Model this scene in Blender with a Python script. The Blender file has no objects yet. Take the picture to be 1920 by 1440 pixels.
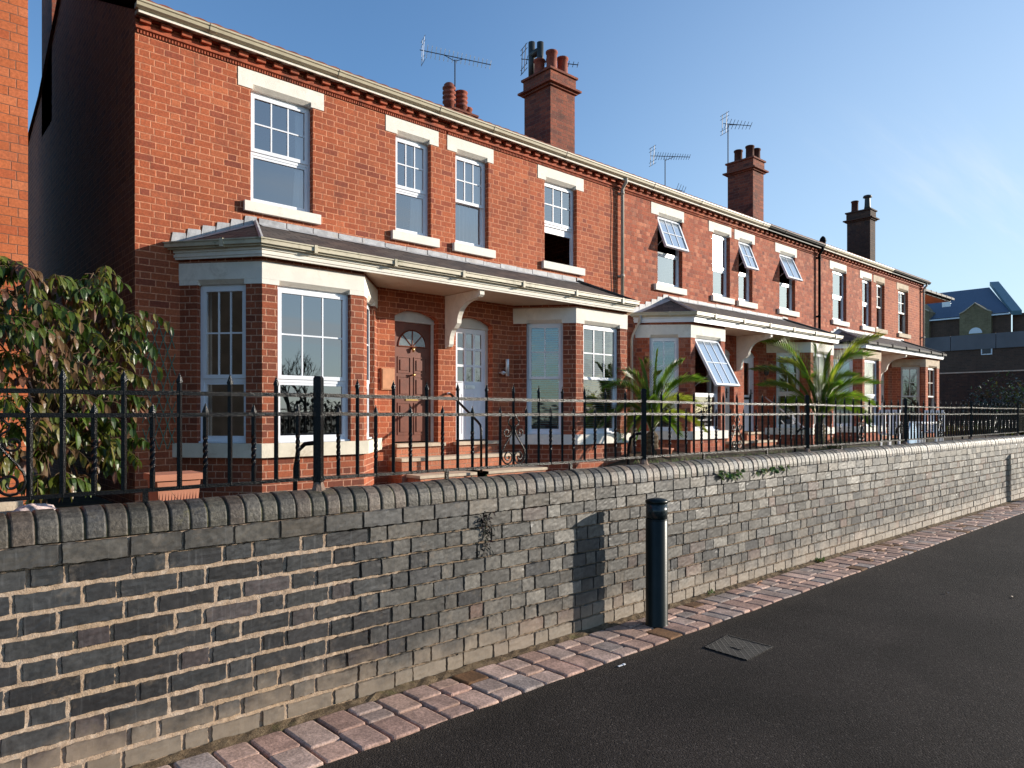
import bpy, math, random
from mathutils import Vector, Matrix
rnd = random.Random(11)
V = Vector
Z = V((0, 0, 1))
scene = bpy.context.scene
COL = scene.collection

# ------------------------------------------------------------------ surveyed frame
# X runs along the terrace, Y from the street to the houses, Z up; camera above the origin
FOC, CX, HY, EYE = 1320.0, 960.0, 776.0, 1.6
ANG = math.atan2(1474.0, FOC)
CA, SA = math.cos(ANG), math.sin(ANG)
def X_at(px, Y): t = (px-CX)/FOC; return Y*(CA+SA*t)/(SA-CA*t)
def Z_at(px, py, Y): t = (px-CX)/FOC; return EYE+(HY-py)*Y/(SA-CA*t)/FOC
def YZ_at(px, py, X):
    t = (px-CX)/FOC; d = X/(CA+SA*t)
    return d*(SA-CA*t), EYE+(HY-py)*d/FOC

# ------------------------------------------------------------------ mesh helpers
class MB:
    def __init__(s): s.v=[]; s.f=[]; s.mi=[]; s.t=[]; s.cur=0; s.tint=(1,1,1)
    def vert(s, p): s.v.append(tuple(p)); return len(s.v)-1
    def face(s, idx): s.f.append(tuple(idx)); s.mi.append(s.cur); s.t.append(s.tint)
    def poly(s, pts): s.face([s.vert(p) for p in pts])
    def box(s, x0, x1, y0, y1, z0, z1, pt=None):
        c=[(x,y,z) for x in (x0,x1) for y in (y0,y1) for z in (z0,z1)]
        if pt: c=[pt(*p) for p in c]
        i=[s.vert(p) for p in c]
        for q in ((0,1,3,2),(4,6,7,5),(0,4,5,1),(2,3,7,6),(0,2,6,4),(1,5,7,3)): s.face([i[k] for k in q])
    def prism(s, prof, a, b):
        """prof: list of points; a,b functions mapping a profile point to the two ends"""
        n=len(prof); A=[s.vert(a(p)) for p in prof]; B=[s.vert(b(p)) for p in prof]
        for k in range(n): s.face((A[k],A[(k+1)%n],B[(k+1)%n],B[k]))
        s.face(A[::-1]); s.face(B)
    def prism_x(s, prof, x0, x1): s.prism(prof, lambda p:(x0,p[0],p[1]), lambda p:(x1,p[0],p[1]))
    def prism_z(s, prof, z0, z1): s.prism(prof, lambda p:(p[0],p[1],z0), lambda p:(p[0],p[1],z1))
    def tube(s, pts, r, n=8, caps=True):
        pts=[V(p) for p in pts]; rs=r if isinstance(r,(list,tuple)) else [r]*len(pts)
        rings=[]; up=None
        for i,p in enumerate(pts):
            d=(pts[min(i+1,len(pts)-1)]-pts[max(i-1,0)]).normalized()
            if up is None: up=d.orthogonal().normalized()
            up=(up-d*up.dot(d)); up=up.normalized() if up.length>1e-6 else d.orthogonal().normalized()
            q=d.cross(up)
            rings.append([s.vert(p+(up*math.cos(2*math.pi*k/n)+q*math.sin(2*math.pi*k/n))*rs[i]) for k in range(n)])
        for a,b in zip(rings,rings[1:]):
            for k in range(n): s.face((a[k],a[(k+1)%n],b[(k+1)%n],b[k]))
        if caps: s.face(rings[0][::-1]); s.face(rings[-1])
    def lathe(s, c, prof, n=20):
        c=V(c); rings=[[s.vert(c+V((r*math.cos(2*math.pi*k/n),r*math.sin(2*math.pi*k/n),z))) for k in range(n)] for r,z in prof]
        for a,b in zip(rings,rings[1:]):
            for k in range(n): s.face((a[k],a[(k+1)%n],b[(k+1)%n],b[k]))
        s.face(rings[0][::-1]); s.face(rings[-1])
    def grid(s, P):
        nr,nc=len(P),len(P[0]); I=[[s.vert(p) for p in r] for r in P]
        for i in range(nr-1):
            for j in range(nc-1): s.face((I[i][j],I[i][j+1],I[i+1][j+1],I[i+1][j]))
    def build(s, name, mat, parent=None, smooth=False, off=None):
        me=bpy.data.meshes.new(name); me.from_pydata(s.v,[],s.f)
        mats=mat if isinstance(mat,(list,tuple)) else [mat]
        for m in mats: me.materials.append(m)
        if len(mats)>1: me.polygons.foreach_set('material_index', s.mi)
        if smooth: me.polygons.foreach_set('use_smooth',[True]*len(me.polygons))
        if any(t!=(1,1,1) for t in s.t):
            at=me.attributes.new('tint','FLOAT_COLOR','FACE')
            at.data.foreach_set('color',[c for t in s.t for c in (t[0],t[1],t[2],1)])
        me.update()
        o=bpy.data.objects.new(name,me); COL.objects.link(o)
        if parent is not None:
            o.parent=parent
            if parent.parent is None and parent.type=='EMPTY':
                o.matrix_parent_inverse=Matrix.Translation(-V(parent.location))
        return o
def tag(o, label, cat, group=None):
    o['label']=label; o['category']=cat
    if group: o['group']=group
    return o
def thing(name, label, cat, loc=(0,0,0), group=None):
    o=bpy.data.objects.new(name,None); COL.objects.link(o); o.location=loc; o.empty_display_size=.2
    return tag(o,label,cat,group)
def struct(o, kind='structure'): o['kind']=kind; return o
def frame(O, U):
    O=V(O); U=V(U).normalized(); N=V((U.y,-U.x,0))
    return lambda u,v,w: O+U*u+Z*v+N*w
def wall_holes(m, pt, u0,u1,v0,v1, holes, depth=.1):
    us=sorted({u0,u1}|{h[0] for h in holes}|{h[1] for h in holes}); vs=sorted({v0,v1}|{h[2] for h in holes}|{h[3] for h in holes})
    us=[u for u in us if u0<=u<=u1]; vs=[v for v in vs if v0<=v<=v1]
    for a,b in zip(us,us[1:]):
        for c,d in zip(vs,vs[1:]):
            mu,mv=(a+b)/2,(c+d)/2
            if any(h[0]<mu<h[1] and h[2]<mv<h[3] for h in holes): continue
            m.poly([pt(a,c,0),pt(b,c,0),pt(b,d,0),pt(a,d,0)])
    for h in holes:
        a,b,c,d=h[:4]; dp=-(h[4] if len(h)>4 else depth)
        c=max(c,v0)
        m.poly([pt(a,c,0),pt(a,d,0),pt(a,d,dp),pt(a,c,dp)]); m.poly([pt(b,c,0),pt(b,c,dp),pt(b,d,dp),pt(b,d,0)])
        m.poly([pt(a,d,0),pt(b,d,0),pt(b,d,dp),pt(a,d,dp)]); m.poly([pt(a,c,0),pt(a,c,dp),pt(b,c,dp),pt(b,c,0)])
def offset_path(pts, off):
    """pts: plan polyline whose first and last points lie on the facade; offset to the street side"""
    pts=[V((p[0],p[1])) for p in pts]; lines=[]
    for a,b in zip(pts,pts[1:]):
        u=(b-a).normalized(); n=V((u.y,-u.x)); lines.append((a+n*off,u))
    out=[]
    def on_y(l,y): p,u=l; return p+u*((y-p.y)/u.y) if abs(u.y)>1e-6 else None
    out.append(on_y(lines[0],pts[0].y) or lines[0][0])
    for (p,u),(q,w) in zip(lines,lines[1:]):
        k=u.x*w.y-u.y*w.x; d=q-p; t=(d.x*w.y-d.y*w.x)/k; out.append(p+u*t)
    e=on_y(lines[-1],pts[-1].y)
    out.append(e if e is not None else V((pts[-1].x,lines[-1][0].y)))
    return out
def band(m, pts, o0, o1, z0, z1, z0b=None):
    A=offset_path(pts,o0); B=offset_path(pts,o1)
    for i in range(len(A)-1):
        a,b,c,d=A[i],A[i+1],B[i+1],B[i]
        zb=z0 if z0b is None else z0b
        m.poly([(d.x,d.y,zb),(c.x,c.y,zb),(c.x,c.y,z1),(d.x,d.y,z1)])
        m.poly([(a.x,a.y,z1),(b.x,b.y,z1),(c.x,c.y,z1),(d.x,d.y,z1)])
        m.poly([(a.x,a.y,z0),(b.x,b.y,z0),(c.x,c.y,zb),(d.x,d.y,zb)])
    for a,d in ((A[0],B[0]),(A[-1],B[-1])):
        m.poly([(a.x,a.y,z0),(d.x,d.y,z0),(d.x,d.y,z1),(a.x,a.y,z1)])

# ------------------------------------------------------------------ node helpers
class NT:
    def __init__(s, name):
        s.m=bpy.data.materials.new(name); s.m.use_nodes=True; s.t=s.m.node_tree; s.t.nodes.clear()
        s.out=s.t.nodes.new('ShaderNodeOutputMaterial')
    def n(s, typ, **kw):
        nd=s.t.nodes.new('ShaderNode'+typ)
        for k,v in kw.items():
            if k.startswith('i_'):
                key=k[2:]; sock=nd.inputs[int(key)] if key.isdigit() else nd.inputs[key.replace('_',' ')]
                s.put(sock,v)
            else: setattr(nd,k,v)
        return nd
    def put(s, sock, v):
        if isinstance(v,bpy.types.NodeSocket): s.t.links.new(v,sock)
        elif isinstance(v,bpy.types.Node): s.t.links.new(v.outputs[0],sock)
        else:
            if isinstance(v,(tuple,list)) and len(v)==3 and sock.type=='RGBA': v=(*v,1)
            sock.default_value=v
    def math(s, op, a, b=0.0, c=0.0, clamp=False):
        return s.n('Math',operation=op,use_clamp=clamp,i_0=a,i_1=b,i_2=c).outputs[0]
    def vmath(s, op, a, b=(0,0,0)):
        nd=s.n('VectorMath',operation=op,i_0=a,i_1=b)
        return nd.outputs['Value'] if op=='DOT_PRODUCT' else nd.outputs[0]
    def mix(s, f, a, b, blend='MIX'):
        nd=s.n('Mix',data_type='RGBA',blend_type=blend)
        s.put(nd.inputs[0],f); s.put(nd.inputs[6],a); s.put(nd.inputs[7],b); return nd.outputs[2]
    def noise(s, vec, scale, detail=3, rough=.55, dist=0):
        return s.n('TexNoise',i_Vector=vec,i_Scale=scale,i_Detail=detail,i_Roughness=rough,i_Distortion=dist)
    def step(s, x, a, b, lo=0.0, hi=1.0):
        nd=s.n('MapRange',interpolation_type='SMOOTHSTEP',i_0=x,i_1=a,i_2=b,i_3=lo,i_4=hi); return nd.outputs[0]
    def ramp(s, f, stops, interp='LINEAR'):
        nd=s.n('ValToRGB',i_0=f); cr=nd.color_ramp; cr.interpolation=interp
        while len(cr.elements)<len(stops): cr.elements.new(.5)
        for e,(p,c) in zip(cr.elements,stops): e.position=p; e.color=(*c,1)
        return nd.outputs[0]
    def bump(s, h, strength=.5, dist=.01, nrm=None):
        nd=s.n('Bump',i_Strength=strength,i_Distance=dist,i_Height=h)
        if nrm is not None: s.put(nd.inputs['Normal'],nrm)
        return nd.outputs[0]
    def bsdf(s, color, rough=.6, spec=.5, normal=None, metallic=0.0, **kw):
        b=s.n('BsdfPrincipled')
        s.put(b.inputs['Base Color'],color); s.put(b.inputs['Roughness'],rough); s.put(b.inputs['Specular IOR Level'],spec)
        s.put(b.inputs['Metallic'],metallic)
        if normal is not None: s.put(b.inputs['Normal'],normal)
        for k,v in kw.items(): s.put(b.inputs[k.replace('_',' ')],v)
        return b
    def done(s, sh):
        s.t.links.new(sh.outputs[0] if isinstance(sh,bpy.types.Node) else sh, s.out.inputs[0]); return s.m
    def pos(s): return s.n('NewGeometry').outputs['Position']
    def surf_uv(s):
        g=s.n('NewGeometry'); N=g.outputs['True Normal']; P=g.outputs['Position']
        T=s.vmath('NORMALIZE',s.vmath('CROSS_PRODUCT',(0,0,1),N)); B=s.vmath('CROSS_PRODUCT',N,T)
        return s.vmath('DOT_PRODUCT',P,T), s.vmath('DOT_PRODUCT',P,B), P

def simple(name, col, rough=.6, spec=.5, var=.12, scale=6, bump=.0, bscale=60, metallic=0.0, dirt=None, dirt_amt=.5, dscale=3):
    k=NT(name); P=k.pos(); nz=k.noise(P,scale,5,.6).outputs[0]
    f=k.step(nz,.3,.7,1-var,1+var); c=k.mix(1.0,col,k.n('CombineColor',i_0=f,i_1=f,i_2=f).outputs[0],'MULTIPLY')
    if dirt:
        dn=k.noise(P,dscale,6,.7,.4).outputs[0]; c=k.mix(k.step(dn,.5,.75,0,dirt_amt),c,dirt)
    nrm=None
    if bump: nrm=k.bump(k.noise(P,bscale,4,.6).outputs[0],bump,.01)
    return k.done(k.bsdf(c,rough,spec,nrm,metallic))

def brick(name, cols, mortar, h=.0865, Ls=.238, Lh=.122, joint=.010, bumpd=.006, stain=None, seed=0.0, rough=.85, blot=None, broken=0.0):
    k=NT(name); u,v,P=k.surf_uv()
    wob=k.noise(P,9,3).outputs['Color']; ws=k.n('SeparateXYZ',i_0=wob)
    u=k.math('ADD',u,k.math('MULTIPLY',k.math('SUBTRACT',ws.outputs[0],.5),.010)); v=k.math('ADD',v,k.math('MULTIPLY',k.math('SUBTRACT',ws.outputs[1],.5),.009))
    Pd=Ls+Lh; r=k.math('DIVIDE',v,h); row=k.math('FLOOR',r); zf=k.math('FRACT',r)
    rj=k.n('TexWhiteNoise',noise_dimensions='1D',i_W=k.math('ADD',row,seed)).outputs[0]
    u2=k.math('ADD',k.math('ADD',k.math('DIVIDE',u,Pd),k.math('FRACT',k.math('MULTIPLY',row,.5))),k.math('MULTIPLY',rj,.07))
    cell=k.math('FLOOR',u2); f=k.math('MULTIPLY',k.math('FRACT',u2),Pd)
    isH=k.math('GREATER_THAN',f,Ls); a=k.math('SUBTRACT',f,k.math('MULTIPLY',isH,Ls))
    ln=k.math('ADD',Ls,k.math('MULTIPLY',isH,Lh-Ls)); cid=k.math('ADD',k.math('MULTIPLY',cell,2),isH)
    if broken:   # stretchers that read as two spalled halves
        half=k.math('MULTIPLY',k.math('LESS_THAN',k.n('TexWhiteNoise',noise_dimensions='3D',i_Vector=k.n('CombineXYZ',i_0=cid,i_1=row,i_2=7.7)).outputs[0],broken),k.math('SUBTRACT',1,isH))
        rgt=k.math('MULTIPLY',half,k.math('GREATER_THAN',a,Ls/2))
        a=k.math('SUBTRACT',a,k.math('MULTIPLY',rgt,Ls/2)); ln=k.math('SUBTRACT',ln,k.math('MULTIPLY',half,Ls/2)); cid=k.math('ADD',cid,k.math('MULTIPLY',rgt,.37))
    dx=k.math('MINIMUM',a,k.math('SUBTRACT',ln,a)); zz=k.math('MULTIPLY',zf,h); dz=k.math('MINIMUM',zz,k.math('SUBTRACT',h,zz))
    dist=k.math('MINIMUM',dx,dz)
    mask=k.step(dist,joint*.5-.0015,joint*.5+.0025)
    wn=k.n('TexWhiteNoise',noise_dimensions='3D',i_Vector=k.n('CombineXYZ',i_0=cid,i_1=row,i_2=seed+.31))
    base=k.ramp(wn.outputs[0],[(i/(len(cols)-1),c) for i,c in enumerate(cols)])
    fine=k.noise(P,42,5,.7).outputs[0]; fv=k.step(fine,.25,.75,.72,1.22)
    base=k.mix(1.0,base,k.n('CombineColor',i_0=fv,i_1=fv,i_2=fv).outputs[0],'MULTIPLY')
    big=k.noise(P,.9,5,.6).outputs[0]; bv=k.step(big,.3,.7,.86,1.12)
    base=k.mix(1.0,base,k.n('CombineColor',i_0=bv,i_1=bv,i_2=bv).outputs[0],'MULTIPLY')
    mv=k.step(k.noise(P,30,3).outputs[0],.3,.7,.75,1.2)
    mcol=k.mix(1.0,mortar,k.n('CombineColor',i_0=mv,i_1=mv,i_2=mv).outputs[0],'MULTIPLY')
    c=k.mix(mask,mcol,base)
    if stain: c=k.mix(k.step(k.noise(P,1.6,6,.7,.5).outputs[0],.52,.72,0,stain[1]),c,stain[0])
    sv=k.n('CombineXYZ',i_0=k.math('MULTIPLY',u,5.5),i_1=k.math('MULTIPLY',v,.55),i_2=seed); sn=k.step(k.noise(sv,1.0,6,.7).outputs[0],.50,.75,0,.42)
    c=k.mix(sn,c,(.10,.045,.032))
    hgt=k.math('ADD',k.math('MULTIPLY',mask,1.0),k.math('MULTIPLY',fine,.55))
    hgt=k.math('ADD',hgt,k.math('MULTIPLY',wn.outputs[0],.35))
    return k.done(k.bsdf(c,rough,.3,k.bump(hgt,.8,bumpd)))

def tinted(name, rough=.6, spec=.5, scale=40, lo=.75, hi=1.2, bump=.4, bdist=.004, dirt=None, moss=None, splash=None, streak=False):
    """colour from the per-piece 'tint' attribute, broken up by noise"""
    k=NT(name); P=k.pos(); a=k.n('Attribute',attribute_name='tint').outputs['Color']
    nz=k.noise(P,scale,6,.65).outputs[0]; f=k.step(nz,.28,.72,lo,hi)
    c=k.mix(1.0,a,k.n('CombineColor',i_0=f,i_1=f,i_2=f).outputs[0],'MULTIPLY')
    if streak:
        sp=k.vmath('MULTIPLY',P,(60,60,4)); sn=k.noise(sp,1.0,4,.6).outputs[0]
        c=k.mix(k.step(sn,.55,.75,0,.22),c,(.22,.22,.22))
    bl=k.step(k.noise(P,4.5,5,.7,.3).outputs[0],.35,.68,.70,1.2); c=k.mix(1.0,c,k.n('CombineColor',i_0=bl,i_1=bl,i_2=bl).outputs[0],'MULTIPLY')
    r=rough
    if splash:
        zz=k.n('SeparateXYZ',i_0=P).outputs[2]
        w=k.math('ADD',zz,k.math('MULTIPLY',k.math('SUBTRACT',k.noise(P,5,5,.65).outputs[0],.5),.5))
        m=k.step(w,.02,splash[2],splash[1],0); c=k.mix(m,c,splash[0]); r=k.math('ADD',rough,k.math('MULTIPLY',m,.3))
    if dirt: c=k.mix(k.step(k.noise(P,7,6,.7).outputs[0],.55,.78,0,dirt[1]),c,dirt[0])
    if moss: c=k.mix(k.step(k.noise(P,3.2,6,.75,.6).outputs[0],.56,.74,0,moss[1]),c,moss[0])
    return k.done(k.bsdf(c,r,spec,k.bump(nz,bump,bdist)))

def leafy(name, rough=.45, trans=.35, spec=.4):
    k=NT(name); a=k.n('Attribute',attribute_name='tint').outputs['Color']
    nz=k.step(k.noise(k.pos(),60,3).outputs[0],.3,.7,.8,1.2)
    c=k.mix(1.0,a,k.n('CombineColor',i_0=nz,i_1=nz,i_2=nz).outputs[0],'MULTIPLY')
    b=k.bsdf(c,rough,spec); tr=k.n('BsdfTranslucent',i_Color=c)
    return k.done(k.n('MixShader',i_0=trans,i_1=b,i_2=tr))

def glass(name, tint=(.75,.8,.8), base=.22, rough=0.0, wav=.0):
    k=NT(name); lw=k.n('LayerWeight',i_Blend=.5).outputs['Fresnel']
    f=k.math('ADD',base,k.math('MULTIPLY',lw,.75),clamp=True)
    g=k.n('BsdfGlossy',i_Color=(.95,.97,1),i_Roughness=rough)
    nr=k.bump(k.noise(k.pos(),3.5,2).outputs[0],wav,.02); k.put(g.inputs['Normal'],nr)
    return k.done(k.n('MixShader',i_0=f,i_1=k.n('BsdfTransparent',i_Color=(*tint,1)),i_2=g))

# ------------------------------------------------------------------ materials
M={}
RED=[(.30,.070,.030),(.40,.100,.040),(.355,.087,.035),(.45,.128,.054),(.28,.064,.030),(.41,.104,.042),(.37,.089,.035),(.24,.058,.032),(.44,.12,.05)]
M['brick']=brick('red_brick',RED,(.62,.26,.145),seed=3,joint=.0125,stain=((.16,.05,.035),.35))
M['brick_mixed']=brick('mottled_red_brick',[(.26,.058,.03),(.42,.105,.048),(.33,.072,.033),(.56,.20,.11),(.19,.05,.032),(.40,.10,.045),(.30,.07,.032),(.50,.155,.075)],(.42,.185,.12),seed=9,joint=.009,stain=((.13,.05,.04),.4),broken=.65)
M['brick_bay']=brick('brown_red_bay_brick',[(.26,.068,.032),(.33,.086,.038),(.21,.056,.028),(.36,.096,.042),(.17,.048,.027),(.29,.075,.034)],(.50,.26,.17),seed=41,joint=.0125)
M['brick_orange']=brick('orange_brick',[(.46,.115,.038),(.52,.14,.048),(.43,.10,.035),(.55,.165,.065),(.49,.125,.042)],(.22,.10,.06),h=.086,joint=.007,bumpd=.003,seed=21)
M['brick_stack']=brick('chimney_brick',[(.19,.055,.032),(.27,.072,.038),(.13,.042,.03),(.31,.088,.045)],(.20,.11,.075),seed=5,stain=((.035,.024,.02),.85))
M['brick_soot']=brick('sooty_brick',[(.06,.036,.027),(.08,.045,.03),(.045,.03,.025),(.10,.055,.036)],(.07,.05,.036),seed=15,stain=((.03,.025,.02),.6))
M['brick_step']=brick('step_brick',[(.45,.15,.075),(.5,.18,.095),(.42,.13,.065)],(.42,.24,.16),seed=8)
M['terracotta']=simple('terracotta_moulding',(.38,.095,.045),.8,.3,.25,14,.3,80,dirt=(.08,.035,.028),dirt_amt=.85)
M['cream']=simple('cream_painted_stone',(.80,.755,.665),.75,.3,.07,4,.25,60,dirt=(.40,.35,.27),dirt_amt=.45,dscale=4)
M['cream_old']=simple('peeling_cream_paint',(.70,.63,.50),.8,.3,.08,5,.35,40,dirt=(.42,.31,.21),dirt_amt=.95,dscale=2.6)
M['stone']=simple('bare_buff_stone',(.56,.45,.33),.85,.3,.14,6,.3,60,dirt=(.30,.24,.18),dirt_amt=.5)
M['upvc']=simple('white_plastic_frame',(.80,.82,.86),.3,.5,.03,2)
M['white']=simple('white_gloss_paint',(.78,.79,.82),.35,.5,.04,3,dirt=(.6,.58,.54),dirt_amt=.2)
M['offwhite']=simple('weathered_white_paint',(.66,.60,.52),.5,.4,.08,4,dirt=(.4,.34,.28),dirt_amt=.4)
M['gutter']=simple('cream_gutter',(.50,.435,.30),.45,.4,.10,3,dirt=(.26,.22,.14),dirt_amt=.5)
M['gutter_moss']=simple('algae_stained_gutter',(.54,.48,.35),.5,.4,.12,5,dirt=(.11,.115,.05),dirt_amt=1.0,dscale=7)
M['black_pipe']=simple('black_gutter',(.006,.007,.008),.5,.06,.1,4)
M['pipe']=simple('buff_downpipe',(.46,.40,.32),.5,.4,.1,5,dirt=(.28,.2,.14),dirt_amt=.6)
M['brown_door']=simple('brown_varnished_door',(.155,.040,.018),.45,.35,.15,9,.1,120)
M['white_door']=simple('white_door_paint',(.78,.80,.85),.38,.5,.04,4)
M['lead']=simple('lead_flashing',(.36,.36,.37),.6,.5,.25,9,.3,30,dirt=(.43,.38,.33),dirt_amt=.8,dscale=5)
M['iron']=simple('black_gloss_iron',(.003,.003,.0034),.20,.25,.3,30,.35,160)
M['iron_worn']=simple('worn_iron_rail',(.008,.006,.005),.28,.25,.3,20,.4,130,dirt=(.13,.085,.06),dirt_amt=.6,dscale=24)
M['brass']=simple('aged_brass',(.55,.36,.14),.3,.5,.1,20,metallic=.9)
M['dark_metal']=simple('dark_aerial_metal',(.03,.03,.035),.4,.5,.1,10)
M['alu']=simple('aerial_aluminium',(.55,.57,.6),.35,.5,.1,10,metallic=.6)
M['pot_red']=simple('chimney_pot_clay',(.27,.07,.04),.75,.3,.25,8,.2,50,dirt=(.07,.035,.03),dirt_amt=.7)
M['pot_dusky']=simple('sooted_pot_clay',(.09,.03,.02),.8,.2,.25,8,.2,50,dirt=(.03,.02,.016),dirt_amt=.7)
M['pot_dark']=simple('dark_cowl',(.025,.028,.024),.5,.5,.2,8)
M['plant_pot']=simple('terracotta_trough',(.48,.20,.12),.75,.3,.08,6)
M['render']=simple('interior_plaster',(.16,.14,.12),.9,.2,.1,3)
M['soffit']=simple('soffit_boards',(.62,.49,.37),.6,.4,.05,4)
M['blind']=simple('blind_slats',(.30,.33,.33),.5,.4,.05,6)
M['bollard']=simple('dark_green_steel',(.004,.009,.009),.32,.22,.08,8,.04,90,dirt=(.05,.06,.06),dirt_amt=.15)
M['bollard_band']=simple('scuffed_reflective_sleeve',(.012,.02,.022),.22,.4,.2,14,dirt=(.14,.15,.15),dirt_amt=.35,dscale=18)
M['curtain']=simple('net_curtain',(.85,.87,.90),.9,.1,.04,5)
M['trellis']=simple('green_trellis_plastic',(.03,.17,.12),.5,.4,.1,8)
M['sky_roof']=simple('blue_black_slate',(.045,.078,.125),.55,.4,.15,4,.3,12)
M['verge']=simple('pale_copper_verge',(.085,.17,.20),.5,.4,.1,2)
M['buff_brick']=brick('buff_brick',[(.22,.17,.09),(.26,.20,.11),(.20,.15,.08)],(.25,.21,.14),seed=31,h=.12,Ls=.36,Lh=.18)
M['dull_brick']=brick('dull_brown_brick',[(.10,.057,.04),(.12,.066,.045),(.085,.05,.036)],(.13,.095,.07),seed=33,h=.12,Ls=.36,Lh=.18)
M['concrete']=simple('grey_concrete',(.155,.145,.15),.85,.3,.14,.35,.2,6,dirt=(.09,.085,.09),dirt_amt=.5,dscale=.3)
M['glass']=glass('window_glass',(.85,.88,.88),.21)
k=NT('dusty_tilted_glass'); g=k.n('BsdfGlossy',i_Color=(.9,.95,1,1),i_Roughness=.12); d=k.n('BsdfDiffuse',i_Color=(.40,.46,.52,1))
k2=k.n('MixShader',i_0=.42,i_1=g,i_2=d); M['glass_open']=k.done(k.n('MixShader',i_0=.86,i_1=k.n('BsdfTransparent',i_Color=(.7,.75,.75,1)),i_2=k2))
M['glass_far']=glass('plain_window_glass',(.85,.88,.88),.27,wav=.05)
M['glass_wavy']=glass('old_window_glass',base=.14,wav=.15)
M['glass_bright']=glass('obscured_glass',(.9,.92,.94),.40,.13,.1)
M['leaf']=leafy('fruit_tree_leaves',.36,.32,.38)
M['palm']=leafy('palm_fronds',.38,.42,.5)
M['grass']=leafy('grass_blades',.6,.3,.2)
M['bark']=simple('bark',(.10,.065,.04),.9,.2,.3,20,.5,40)
M['palm_trunk']=simple('palm_fibre_trunk',(.11,.08,.05),.95,.2,.4,18,.7,50)
M['timber']=simple('timber_board',(.55,.25,.12),.6,.3,.12,12)
M['pale_stone']=simple('pink_white_stone',(.55,.42,.38),.8,.3,.5,22,.6,40)
M['blue_plastic']=simple('pale_blue_plastic',(.28,.45,.62),.4,.4,.05,5)

M['bedding']=simple('grey_bedding_mortar',(.24,.17,.13),.95,.2,.25,40,.6,80)
M['dark_wall']=simple('bounce_damping_wall',(.018,.016,.014),.9,.15,.3,4,.4,30)  # near-black added to unseen building sides so they bounce little light onto the gable
k=NT('slate_roof'); u,v,P=k.surf_uv()
r=k.math('DIVIDE',v,.125); row=k.math('FLOOR',r); zf=k.math('FRACT',r)
u2=k.math('ADD',k.math('DIVIDE',u,.24),k.math('MULTIPLY',row,.5)); ce=k.math('FLOOR',u2); uf=k.math('FRACT',u2)
wn=k.n('TexWhiteNoise',noise_dimensions='3D',i_Vector=k.n('CombineXYZ',i_0=ce,i_1=row,i_2=.4)).outputs[0]
c=k.ramp(wn,[(0,(.040,.034,.034)),(.5,(.068,.056,.05)),(1,(.10,.078,.066))])
edge=k.math('MINIMUM',k.step(zf,.0,.09),k.math('MULTIPLY',k.step(uf,.0,.035),k.step(uf,1.0,.965)))
c=k.mix(k.step(k.noise(P,6,6,.7).outputs[0],.58,.75,0,.6),c,(.20,.185,.13))
c=k.mix(edge,(.012,.011,.011),c)
M['slate']=k.done(k.bsdf(c,.7,.35,k.bump(k.math('ADD',k.math('MULTIPLY',edge,1.0),k.math('MULTIPLY',zf,-.9)),.8,.012)))

k=NT('clay_roof_tiles'); P=k.pos()
c=k.ramp(k.noise(k.vmath('MULTIPLY',P,(5,3,3)),1,3).outputs[0],[(.3,(.12,.045,.03)),(.5,(.24,.075,.045)),(.7,(.09,.05,.04))])
M['tiles']=k.done(k.bsdf(c,.8,.3,k.bump(k.noise(P,40,3).outputs[0],.3,.01)))

M['blue_brick']=tinted('blue_engineering_brick',.42,.80,34,.6,1.35,.35,.003,dirt=((.24,.19,.14),.5),splash=((.33,.25,.17),.55,.30),streak=True)
M['coping']=tinted('blue_bullnose_coping',.52,.4,52,.5,1.5,.8,.005,dirt=((.21,.165,.10),.55),moss=((.13,.115,.035),.65))
k=NT('lime_mortar'); P=k.pos(); n1=k.noise(P,26,6,.7).outputs[0]; n2=k.noise(P,2.2,4).outputs[0]
c=k.ramp(n1,[(.25,(.22,.155,.105)),(.5,(.43,.315,.225)),(.75,(.56,.46,.365))]); c=k.mix(k.step(n2,.45,.65,0,.45),c,(.38,.26,.15)); c=k.mix(k.step(k.math('ADD',k.n('SeparateXYZ',i_0=P).outputs[0],k.math('MULTIPLY',n2,1.2)),2.2,3.4,0,.62),c,(.11,.085,.06))
M['mortar']=k.done(k.bsdf(c,.95,.2,k.bump(k.noise(P,120,5,.7).outputs[0],.9,.006)))
M['paver']=tinted('tumbled_block_paver',.85,.3,70,.65,1.3,.6,.004,dirt=((.20,.13,.08),.3))
k=NT('asphalt'); P=k.pos()
vo=k.n('TexVoronoi',i_Vector=P,i_Scale=120); g=k.noise(P,260,4,.8).outputs[0]; big=k.noise(P,.8,5,.6,.3).outputs[0]
st=k.n('SeparateColor',i_0=vo.outputs['Color']).outputs[0]
c=k.ramp(st,[(0,(.019,.0148,.0123)),(.7,(.031,.0245,.0205)),(.93,(.042,.034,.029)),(1,(.075,.062,.053))])
bv=k.step(big,.3,.7,.68,1.28); c=k.mix(1.0,c,k.n('CombineColor',i_0=bv,i_1=bv,i_2=bv).outputs[0],'MULTIPLY')
c=k.mix(k.step(k.noise(P,3.3,6,.75).outputs[0],.62,.74,0,.35),c,(.05,.040,.033)); yy=k.n('SeparateXYZ',i_0=P).outputs[1]
c=k.mix(k.step(k.math('ADD',yy,k.math('MULTIPLY',k.noise(P,5,6,.7).outputs[0],.35)),2.95,3.25,0,.5),c,(.075,.058,.042))
hh=k.math('ADD',k.math('MULTIPLY',vo.outputs['Distance'],-1.0),k.math('MULTIPLY',g,.7))
M['asphalt']=k.done(k.bsdf(c,.92,.14,k.bump(hh,.9,.006)))
k=NT('soil'); P=k.pos(); c=k.ramp(k.noise(P,14,7,.7).outputs[0],[(.3,(.06,.042,.025)),(.5,(.16,.11,.065)),(.7,(.27,.20,.12))])
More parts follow.
